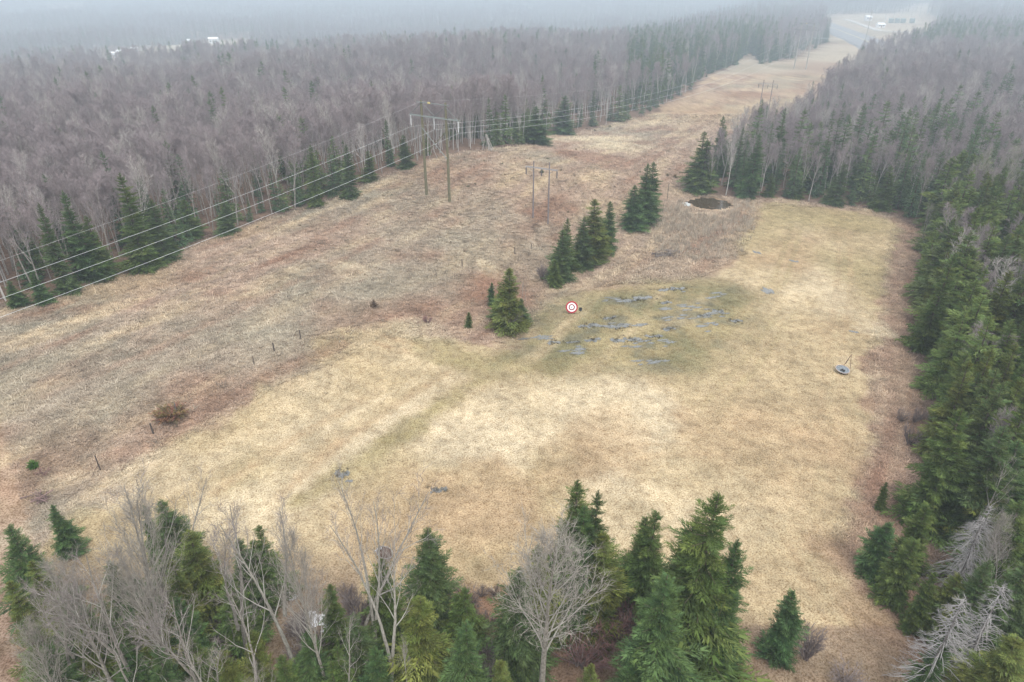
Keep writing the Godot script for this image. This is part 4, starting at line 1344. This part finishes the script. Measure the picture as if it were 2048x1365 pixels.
func power() -> void:
	var l := dirs_of_line()
	var wood := Color(.20, .195, .125)
	var steel := Color(.22, .245, .235)
	var p1: Vector3 = l[0]
	var p2: Vector3 = l[1]
	var d: Vector3 = l[2]
	var across: Vector3 = l[3]
	var top1 := rise(p1, 204)
	var arm1 := rise(p1, 235)
	var h1 := h_frame("tall wooden two-pole power frame with a pale crossarm on the hill", p1, across, 2.75, 5.55, top1, arm1, wood, steel, 2.0, true)
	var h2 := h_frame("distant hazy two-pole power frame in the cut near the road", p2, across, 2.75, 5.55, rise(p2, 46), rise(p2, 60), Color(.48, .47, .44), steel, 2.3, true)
	var p3 := p2 + d * 230.0
	p3.y = height(p3.x, -p3.z)
	var says := ["left conductor of the power line, strung through both frames", "middle conductor of the power line, strung through both frames", "right and lowest conductor of the power line, strung through both frames", "thin shield wire above the conductors of the power line"]
	for i in 4:
		var goal: float = [565.0, 599.0, 637.0, 525.0][i]
		var a: Vector3 = h1[i]
		var far_end: Vector3 = a - d * 230.0
		var lo := -40.0
		var hi := 60.0
		for k in 30:    # the height of the next frame, out of sight to the left, by the wire's measured course
			far_end.y = (lo + hi) / 2
			var at := 0.0
			for n in 400:
				var t := n / 400.0
				var q := a.lerp(far_end, t) - Vector3(0, 4.0 * 7.0 * t * (1.0 - t), 0)
				if depth_of(q) < 1: break
				var s := sheet(q)
				at = s.y
				if s.x < 0: break
			if at > goal: lo = far_end.y
			else: hi = far_end.y
		var g := Geo.new()
		var col := Color(.62, .64, .66) if i < 3 else Color(.55, .56, .57)
		span(g, far_end, a, 7.0, .015 if i < 3 else .009, col)
		span(g, a, h2[i], 7.5, .017 if i < 3 else .009, col)
		span(g, h2[i], h2[i] + (p3 - p2), 7.0, .02, col)
		var o := part("power_wire", g.mesh(), mat(Color(1, 1, 1), .5), self)
		(o.material_override as StandardMaterial3D).vertex_color_use_as_albedo = true
		tag(o, says[i], "wire")
		print("wire ", i, " ", a, far_end)
	# the older, lower line on the right of it
	var grey := Color(.27, .245, .255)
	var a0 := gp(1066, 436)
	var b0 := gp(1096, 448)
	var c := (a0 + b0) / 2
	c.y = height(c.x, -c.z)
	var ac := Vector3(b0.x - a0.x, 0, b0.z - a0.z)
	var w := ac.length() / 2
	h_frame("thin grey two-pole frame with three dark insulators on the hill", c, ac.normalized(), w, w * 2.05, rise(c, 324), rise(c, 337), grey, Color(.33, .31, .30), 1.3, false)
	var c2 := gp(1527, 226)
	h_frame("faint thin two-pole frame far along the cut", c2, ac.normalized(), w, w * 2.05, rise(c2, 160), rise(c2, 168), grey, Color(.33, .31, .30), 1.3, false)
	# single poles by the road
	for s in [[1723, 114, 20, "tall pale pole in the cut close to the road"], [1742, 98, 70, "short post carrying a small box beside the road"], [1898, 72, 58, "pale pole head among the hazy woods at upper right"]]:
		var at := gp(s[0], s[1])
		var h := rise(at, s[2])
		var t := thing("roadside_pole", s[3], "utility pole", at)
		var g := Geo.new()
		g.rod(Vector3(0, -.3, 0), Vector3(.3, h, 0), .2, .14, 7, Color(.36, .35, .33))
		part("pole", g.mesh(), vcol, t)
		var k := Geo.new()
		k.box(Vector3(.28, h - 1.0, 0), Vector3(3.0, .25, .2) if h > 6 else Vector3(.9, .9, .3), Color(.4, .4, .4))
		part("crossarm" if h > 6 else "box", k.mesh(), vcol, t)

# ------------------------------------------------------------------ things on the field
func disc(r0: float, r1: float, z: float, col: Color, thick := .012) -> Geo:
	var g := Geo.new()
	for i in 48:
		var a := TAU * i / 48
		var b := TAU * (i + 1) / 48
		var p := [Vector3(cos(a) * r0, sin(a) * r0, z), Vector3(cos(b) * r0, sin(b) * r0, z), Vector3(cos(b) * r1, sin(b) * r1, z), Vector3(cos(a) * r1, sin(a) * r1, z)]
		g.quad(p[0], p[1], p[2], p[3], col)
		g.quad(p[3], p[2], p[2] - Vector3(0, 0, thick), p[3] - Vector3(0, 0, thick), col)
	return g

func bowl(r: float, deep: float, inner: Color, outer: Color, rim: Color) -> Array:    # [shell, rim]
	var g := Geo.new()
	var rg := Geo.new()
	var last := []
	var last_o := []
	for j in 9:
		var t := j / 8.0
		var ring := []
		var ring_o := []
		for i in 40:
			var a := TAU * i / 40
			var y := deep * t * t
			ring.append(Vector3(cos(a) * r * t, y, sin(a) * r * t))
			ring_o.append(Vector3(cos(a) * r * t, y - .03, sin(a) * r * t))
		if j:
			for i in 40:
				var k := (i + 1) % 40
				var q := inner * (.75 + .5 * absf(n_fine.get_noise_2d(i * 9.0, j * 11.0)) + (.25 if (i / 2 + j) % 3 == 0 else 0.0))
				g.quad(last[i], last[k], ring[k], ring[i], q)
				g.quad(last_o[k], last_o[i], ring_o[i], ring_o[k], outer)
		last = ring
		last_o = ring_o
	var pts := PackedVector3Array()
	var rr := PackedFloat32Array()
	for i in 41:
		pts.push_back(Vector3(cos(TAU * i / 40) * r, deep - .01, sin(TAU * i / 40) * r))
		rr.push_back(.04)
	rg.tube(pts, rr, 6, rim)
	return [g, rg]

func field_things() -> void:
	rng.seed = 55
	# bullseye target
	var at := gp(1143, 628)
	var t := thing("bullseye_target", "round red and white bullseye target on legs at the edge of the sodden grass", "target", at, atan2(-at.x, -at.z))
	var tilt := Basis(Vector3(1, 0, 0), -.32)
	var c := Vector3(0, 1.02, 0)
	var red := Color(.36, .03, .05)
	var rings := [["board", 0.0, .84, 0.0, Color(.50, .10, .085)], ["outer_ring", .62, .80, .015, red], ["white_ring", .42, .63, .024, Color(.86, .84, .85)], ["inner_ring", .27, .43, .033, red * .62], ["white_centre", .07, .285, .042, Color(.86, .84, .85)], ["bullseye", 0.0, .075, .051, Color(.03, .03, .04)]]
	for r in rings:
		var o := part(r[0], disc(r[1], r[2], r[3], r[4], .05 if r[0] == "board" else .008).mesh(), mat(Color.WHITE, .6), t)
		(o.material_override as StandardMaterial3D).vertex_color_use_as_albedo = true
		o.transform = Transform3D(tilt, c)
	for s in [[-.45, .35], [.45, .35], [0, -.75]]:
		var g := Geo.new()
		g.rod(Vector3(s[0], -.1, s[1] * .3 - .1), c + Vector3(s[0] * .5, .35, -.12), .035, .03, 6, Color(.17, .13, .10))
		part("leg", g.mesh(), vcol, t)
	# small dark bucket by the target
	var bk := Geo.new()
	bk.tube(PackedVector3Array([Vector3(0, 0, 0), Vector3(0, .42, 0), Vector3(0, .42, 0), Vector3(0, .06, 0)]), PackedFloat32Array([.17, .22, .19, .15]), 12, Color(.06, .07, .075))
	var bo := part("bucket", bk.mesh(), vcol, self)
	bo.position = gp(1161, 622)
	tag(bo, "small dark bucket beside the bullseye target", "bucket")
	# the dish used as a fire bowl, with the sticks over it
	at = gp(1684, 744)
	t = thing("fire_dish", "shallow round grey metal dish with a pale rim, a fire bowl on the grass", "dish", at, .3)
	var shell := bowl(.78, .28, Color(.19, .215, .235), Color(.16, .13, .12), Color(.40, .34, .32))
	for k in 2:
		var o := part(["shell", "rim"][k], shell[k].mesh(), vcol, t)
		o.transform = Transform3D(Basis(Vector3(1, 0, 0), .16), Vector3(0, .12, 0))
	var ash := Geo.new()
	for i in 14:
		ash.box(Vector3(rng.randf_range(-.3, .3), .2, rng.randf_range(-.3, .3)), Vector3(.3, .05, .05), Color(.05, .05, .05), Basis(Vector3.UP, rng.randf() * 6.0))
	part("charred_wood", ash.mesh(), vcol, t)
	var tp := thing("cooking_tripod", "thin rusty three-legged cooking stand just behind the fire dish", "tripod", gp(1695, 735))
	for s in [[-.75, .2], [.2, .35], [.15, -.8]]:
		var g := Geo.new()
		g.rod(Vector3(s[0], 0, s[1]), Vector3(.12, 1.75, -.05), .03, .025, 5, Color(.15, .10, .08))
		part("leg", g.mesh(), vcol, tp)
	# the tipped dish behind the bare trees at the bottom
	at = gp(768, 1116)
	t = thing("tipped_dish", "big round rusty mesh dish with a white rim, tipped on its side behind bare branches", "dish", at, .55)
	shell = bowl(.68, .30, Color(.085, .058, .045), Color(.32, .33, .33), Color(.26, .25, .25))
	for k in 2:
		var o := part(["shell", "rim"][k], shell[k].mesh(), vcol, t)
		o.transform = Transform3D(Basis(Vector3(1, 0, 0), .12) * Basis(Vector3(0, 0, 1), -.32), Vector3(0, .28, 0))
	var band := Geo.new()
	band.box(Vector3(0, 0, 0), Vector3(.6, .24, .05), Color(.50, .54, .57), Basis(Vector3(1, 0, 0), .3))
	part("patch_panel", band.mesh(), vcol, t).position = Vector3(-.25, .60, -.46)
	# fence posts
	for p in [[300, 847, 868, .075, "dark leaning fence post left of the round juniper"], [190, 912, 940, .06, "grey fence post by the left heath"], [545, 686, 703, .08, "thick dark fence post, lower of the pair mid-left"], [598, 660, 679, .06, "slim dark fence post, upper of the pair mid-left"], [504, 712, 730, .04, "thin pale stake left of the fence-post pair"],
		[924, 518, 533, .06, "fence post on the slope left of the spruce row"], [1030, 494, 508, .06, "fence post above the red heath"], [1064, 488, 498, .05, "short post near the spruce row"], [872, 540, 553, .04, "thin stake in the grey grass"], [1338, 366, 402, .05, "thin bare pole between the three spruces and the pond"], [1327, 408, 424, .04, "short stake left of the pond"]]:
		at = foot(p[0], p[1], p[2])
		var g := Geo.new()
		g.rod(Vector3(0, -.2, 0), Vector3(rng.randf_range(-.08, .08), rise(at, p[1]), .04), p[3] * 1.2, p[3], 6, Color(.12, .105, .095))
		var o := part("fence_post", g.mesh(), bark, self)
		o.position = at
		tag(o, p[4], "post")
	# stick tripod and leaning sticks at the wood edge
	at = gp(976, 300)
	var h := rise(at, 268)
	t = thing("stick_tripod", "tall tepee of pale sticks at the far wood edge on the hill", "sticks", at)
	for s in [[-1.1, .3], [.5, .8], [1.1, .6], [.75, 1.0], [-.4, -.7], [.2, .9]]:
		var g := Geo.new()
		var tip := Vector3(-.35 + rng.randf_range(-.1, .1), h * rng.randf_range(.9, 1.0), 0)
		g.rod(Vector3(s[0] * h * .32, 0, s[1]), tip, .09, .06, 5, Color(.46, .44, .43))
		part("stick", g.mesh(), bark, t)
	t = thing("leaning_sticks", "two pale sticks leaning together behind the tall H-frame", "sticks", gp(866, 317))
	for s in [-.8, .9]:
		var g := Geo.new()
		g.rod(Vector3(s, 0, 0), Vector3(.05, 2.3, 0), .07, .05, 5, Color(.45, .43, .42))
		part("stick", g.mesh(), bark, t)
	# wood on the ground
	heap(1330, 512, 3.2, .9, 44, Color(.15, .13, .12), "dark brush pile on the straw below the cattails")
	heap(1374, 383, 1.6, .8, 16, Color(.34, .32, .31), "pale brush pile at the left bank behind the pond")
	heap(74, 1000, 2.0, .7, 26, Color(.20, .14, .13), "heap of dead wood with a post at lower left")
	fallen_log(1786, 1022, 3.4, -.22, .09, "dark fallen log beside the slim sapling fir")
	fallen_log(80, 990, 1.9, -.75, .07, "pale branch slanting out of the dead wood heap", .7)
	fallen_log(1766, 394, 3.0, .1, .12, "pale fallen log at the hem of the far right woods")
	fallen_log(1722, 410, 2.6, .6, .07, "thin broken pole leaning at the hem of the far woods", .9)
	fallen_log(178, 508, 4.0, .3, .09, "crooked grey dead limb at the left wood edge", .8)
	fallen_log(182, 540, 3.0, -.2, .08, "curved grey branch lying under the left wood edge", .6)
	fallen_log(330, 524, 3.5, .1, .08, "low dead limb at the hem under the left spruces", .2)

# ------------------------------------------------------------------ the far road and buildings
func house(label: String, at: Vector3, turn: float, size: Vector3, wall: Color, roof: Color, category := "house") -> void:
	var t := thing("house", label, category, at, turn)
	var w := size.x / 2
	var d := size.z / 2
	var g := Geo.new()
	g.box(Vector3(0, size.y / 2 - .3, 0), Vector3(size.x, size.y + .6, size.z), wall)
	for s in [-1, 1]:
		g.tri(Vector3(w * s, size.y, -d), Vector3(w * s, size.y, d), Vector3(w * s, size.y + d * .55, 0), wall)
	part("wall", g.mesh(), vcol, t)
	var r := Geo.new()
	for s in [-1, 1]:
		var up := Vector3(0, size.y + d * .55 + .12, 0)
		var eave := Vector3(0, size.y - .15, (d + .4) * s)
		var b := Basis(Vector3(1, 0, 0), atan2(up.y - eave.y, -eave.z) if s > 0 else atan2(up.y - eave.y, -eave.z))
		var mid := (up + eave) / 2
		var l := up.distance_to(eave)
		var along := (up - eave).normalized()
		r.box(mid, Vector3(size.x + .8, .14, l), roof, Basis(Vector3(1, 0, 0), along.cross(Vector3(1, 0, 0)) * (1 if true else 1), along) if false else Basis(Vector3(1, 0, 0), along.cross(Vector3(1, 0, 0)), along))
	part("roof", r.mesh(), vcol, t)
	for k in 3:
		var o := Geo.new()
		var door := k == 1
		o.box(Vector3((k - 1) * size.x * .3, 1.05 if door else 1.6, d + .02), Vector3(1.0, 2.1, .06) if door else Vector3(1.4, 1.1, .06), Color(.10, .11, .13) if not door else Color(.25, .16, .12))
		part("door" if door else "window", o.mesh(), vcol, t)

func ribbon(pts: Array, wide: float, lift: float) -> ArrayMesh:
	var v := PackedVector3Array()
	for i in pts.size() - 1:
		var a: Vector3 = pts[i]
		var b: Vector3 = pts[i + 1]
		var pa: Vector3 = pts[maxi(i - 1, 0)]
		var pb: Vector3 = pts[mini(i + 2, pts.size() - 1)]
		var sa := (b - pa).cross(Vector3.UP).normalized() * wide / 2
		var sb := (pb - a).cross(Vector3.UP).normalized() * wide / 2
		var up := Vector3(0, lift, 0)
		var dn := Vector3(0, -.6, 0)
		v.append_array(PackedVector3Array([a - sa + up, b + sb + up, a + sa + up, a - sa + up, b - sb + up, b + sb + up]))
		v.append_array(PackedVector3Array([a + sa + up, b + sb + up, b + sb * 1.25 + dn, a + sa + up, b + sb * 1.25 + dn, a + sa * 1.25 + dn]))
		v.append_array(PackedVector3Array([a - sa + up, b - sb * 1.25 + dn, b - sb + up, a - sa + up, a - sa * 1.25 + dn, b - sb * 1.25 + dn]))
	var arr := []
	arr.resize(Mesh.ARRAY_MAX)
	arr[Mesh.ARRAY_VERTEX] = v
	var m := ArrayMesh.new()
	m.add_surface_from_arrays(Mesh.PRIMITIVE_TRIANGLES, arr)
	return m

func far_things() -> void:
	rng.seed = 66
	var line := []
	for p in [[1600, 36], [1642, 48], [1668, 58], [1700, 70], [1730, 82], [1762, 97], [1800, 116]]:
		line.append(gp(p[0], p[1]))
	struct("road", ribbon(line, 22.0, .55), mat(Color(.19, .195, .20), .9), "pale grey paved road crossing the far end of the cut")
	var dash := []
	for q in line: dash.append(q)
	struct("road_marking", ribbon(dash, .35, .566), mat(Color(.75, .62, .25), .7), "yellow centre line of the far road")
	var lane := []
	for p in [[1640, 44], [1655, 38], [1690, 38], [1760, 62], [1830, 66]]:
		lane.append(gp(p[0], p[1]))
	struct("path", ribbon(lane, 5.0, .4), mat(Color(.38, .36, .33), .9), "pale gravel lane beyond the road")
	# houses in the valley at upper left
	for b in [[228, 116, 13, 0.2, "white", "white house, leftmost of the valley cluster"], [243, 112, 14, 0.15, "white", "white house in the middle of the valley cluster"], [254, 113, 6, .3, "red", "small red-roofed shed against the white valley house"], [271, 106, 12, .1, "pale", "pale house on the right of the valley cluster"],
		[428, 86, 18, .05, "white", "long white-roofed barn far across the valley"], [448, 102, 13, .35, "pale", "low pale roof right of the long white barn"], [378, 88, 5, .1, "white", "tiny white shed left of the long barn"]]:
		var at := gp(b[0], b[1])
		var l: float = b[2] / FOCAL * depth_of(at)
		var roof := Color(.82, .83, .84) if b[4] != "red" else Color(.55, .12, .08)
		house(b[5], at, b[3], Vector3(l, 3.6, l * .5), Color(.75, .75, .74) if b[4] == "white" else Color(.5, .42, .38), roof)
	var wat := gp(1632, 48)
	house("white gabled house standing above the far road", wat, -.4, Vector3(9, 5, 7), Color(.8, .8, .8), Color(.72, .70, .69))
	house("small white shed on the lot beyond the road", gp(1760, 55), .2, Vector3(6, 2.4, 4), Color(.8, .8, .8), Color(.8, .82, .84), "shed")
	house("white hut behind the roadside lot", gp(1736, 40), .1, Vector3(5, 2.6, 4), Color(.75, .75, .76), Color(.75, .77, .8), "hut")
	# switchyard
	for i in 4:
		var at := gp(1782 + i * 12 + (6 if i == 3 else 0), 46)
		var t := thing("transformer", ["leftmost grey-green transformer box of the far switchyard", "second grey-green transformer box of the far switchyard", "third grey-green transformer box of the far switchyard", "rightmost grey-green transformer box of the far switchyard"][i], "transformer", at, .1)
		var g := Geo.new()
		g.box(Vector3(0, 1.9, 0), Vector3(3.2, 3.8, 2.8), Color(.30, .36, .34))
		part("tank", g.mesh(), vcol, t)
		for k in 5:
			var fin := Geo.new()
			fin.box(Vector3(-1.2 + k * .6, 1.8, 1.7), Vector3(.12, 2.8, .6), Color(.32, .38, .36))
			part("fin", fin.mesh(), vcol, t)
		for k in 3:
			var o := part("bushing", insulator(1.4, Color(.35, .25, .2)).mesh(), vcol, t)
			o.position = Vector3(-1.0 + k * 1.0, 5.2, 0)
	for i in 7:
		var at := gp(1770 + i * 17, 42 - (i % 3) * 5)
		var h := rng.randf_range(12, 19)
		var t := thing("switchyard_mast", ["first", "second", "third", "fourth", "fifth", "sixth", "last"][i] + " thin grey mast from the left in the far switchyard", "mast", at, 0.0, "masts of the far switchyard")
		var g := Geo.new()
		g.rod(Vector3.ZERO, Vector3(0, h, 0), .22, .12, 5, Color(.42, .43, .44))
		part("mast", g.mesh(), vcol, t)
		var k := Geo.new()
		k.box(Vector3(0, h - 1.5, 0), Vector3(7, .25, .2), Color(.42, .43, .44))
		part("crossarm", k.mesh(), vcol, t)

func mists() -> void:     # the mist that thickens over the woods and the valley
	for m in [[85.0, .00028], [150.0, .00032], [240.0, .00024]]:
		var v := FogVolume.new()
		v.name = numbered("mist")
		v.shape = RenderingServer.FOG_VOLUME_SHAPE_BOX
		v.size = Vector3(3600, 110, 1900.0 - m[0])
		v.position = Vector3(0, 15, -(m[0] + 1900.0) / 2)
		var f := FogMaterial.new()
		f.density = m[1]
		f.albedo = Color(.87, .94, .985)
		v.material = f
		add_child(v, true)
		tag(v, "pale mist hanging over the far woods", "mist", "", "stuff")

# ------------------------------------------------------------------
func _ready() -> void:
	var cam := Camera3D.new()
	cam.name = "camera"
	add_child(cam)
	cam.position = Vector3(0, EYE, 0)
	cam.rotation_degrees = Vector3(-PITCH, 0, 0)
	cam.fov = rad_to_deg(2.0 * atan(682.5 / FOCAL))
	cam.near = .5
	cam.far = 6000
	var sky := ProceduralSkyMaterial.new()
	sky.sky_top_color = Color(.97, .98, 1.0)
	sky.sky_horizon_color = Color(.93, .955, .985)
	sky.sky_curve = .35
	sky.sky_energy_multiplier = 1.0
	sky.ground_bottom_color = Color(.5, .5, .5)
	sky.ground_horizon_color = Color(.8, .84, .88)
	var env := Environment.new()
	env.background_mode = Environment.BG_SKY
	env.sky = Sky.new()
	env.sky.sky_material = sky
	env.tonemap_mode = Environment.TONE_MAPPER_LINEAR
	env.tonemap_exposure = 1.82
	env.fog_enabled = true
	env.fog_density = .00055
	env.fog_light_color = Color(.90, .95, 1.0)
	env.volumetric_fog_enabled = true
	env.volumetric_fog_density = 0.0
	env.sdfgi_enabled = true
	env.ssao_enabled = true
	env.ssil_enabled = true
	var we := WorldEnvironment.new()
	we.name = "surroundings"
	we.environment = env
	add_child(we)
	var sun := DirectionalLight3D.new()
	sun.name = "sun"
	sun.light_energy = .5
	sun.light_color = Color(1, .97, .93)
	sun.light_angular_distance = 35.0
	sun.sky_mode = DirectionalLight3D.SKY_MODE_LIGHT_ONLY
	sun.shadow_enabled = true
	sun.rotation_degrees = Vector3(-62, 25, 0)
	add_child(sun)

	var k := 0
	for n in [n_big, n_mid, n_fine, n_streak]:
		n.seed = 100 + k
		n.noise_type = FastNoiseLite.TYPE_SIMPLEX_SMOOTH
		n.frequency = [.028, .045, .35, .16][k]
		n.fractal_octaves = [3, 3, 2, 3][k]
		k += 1
	vcol = mat(Color.WHITE, .92)
	vcol.vertex_color_use_as_albedo = true
	needles = mat(Color.WHITE, .75)
	needles.vertex_color_use_as_albedo = true
	bark = mat(Color.WHITE, .95)
	bark.vertex_color_use_as_albedo = true
	bark.albedo_texture = speckle(256, .05, 3, [[0.0, Color(.55, .53, .50)], [.5, Color(.88, .87, .85)], [1.0, Color(1, 1, 1)]], 5)
	bark.uv1_triplanar = true
	bark.uv1_scale = Vector3(.9, .35, .9)

	var t0 := Time.get_ticks_msec()
	survey()
	print("survey ", Time.get_ticks_msec() - t0)
	build_ground()
	print("ground ", Time.get_ticks_msec() - t0)
	waters()
	grow()
	print("grow ", Time.get_ticks_msec() - t0)
	named_trees()
	woods()
	print("woods ", Time.get_ticks_msec() - t0)
	shrubs()
	power()
	field_things()
	far_things()
	mists()
	grass()
	print("all ", Time.get_ticks_msec() - t0)
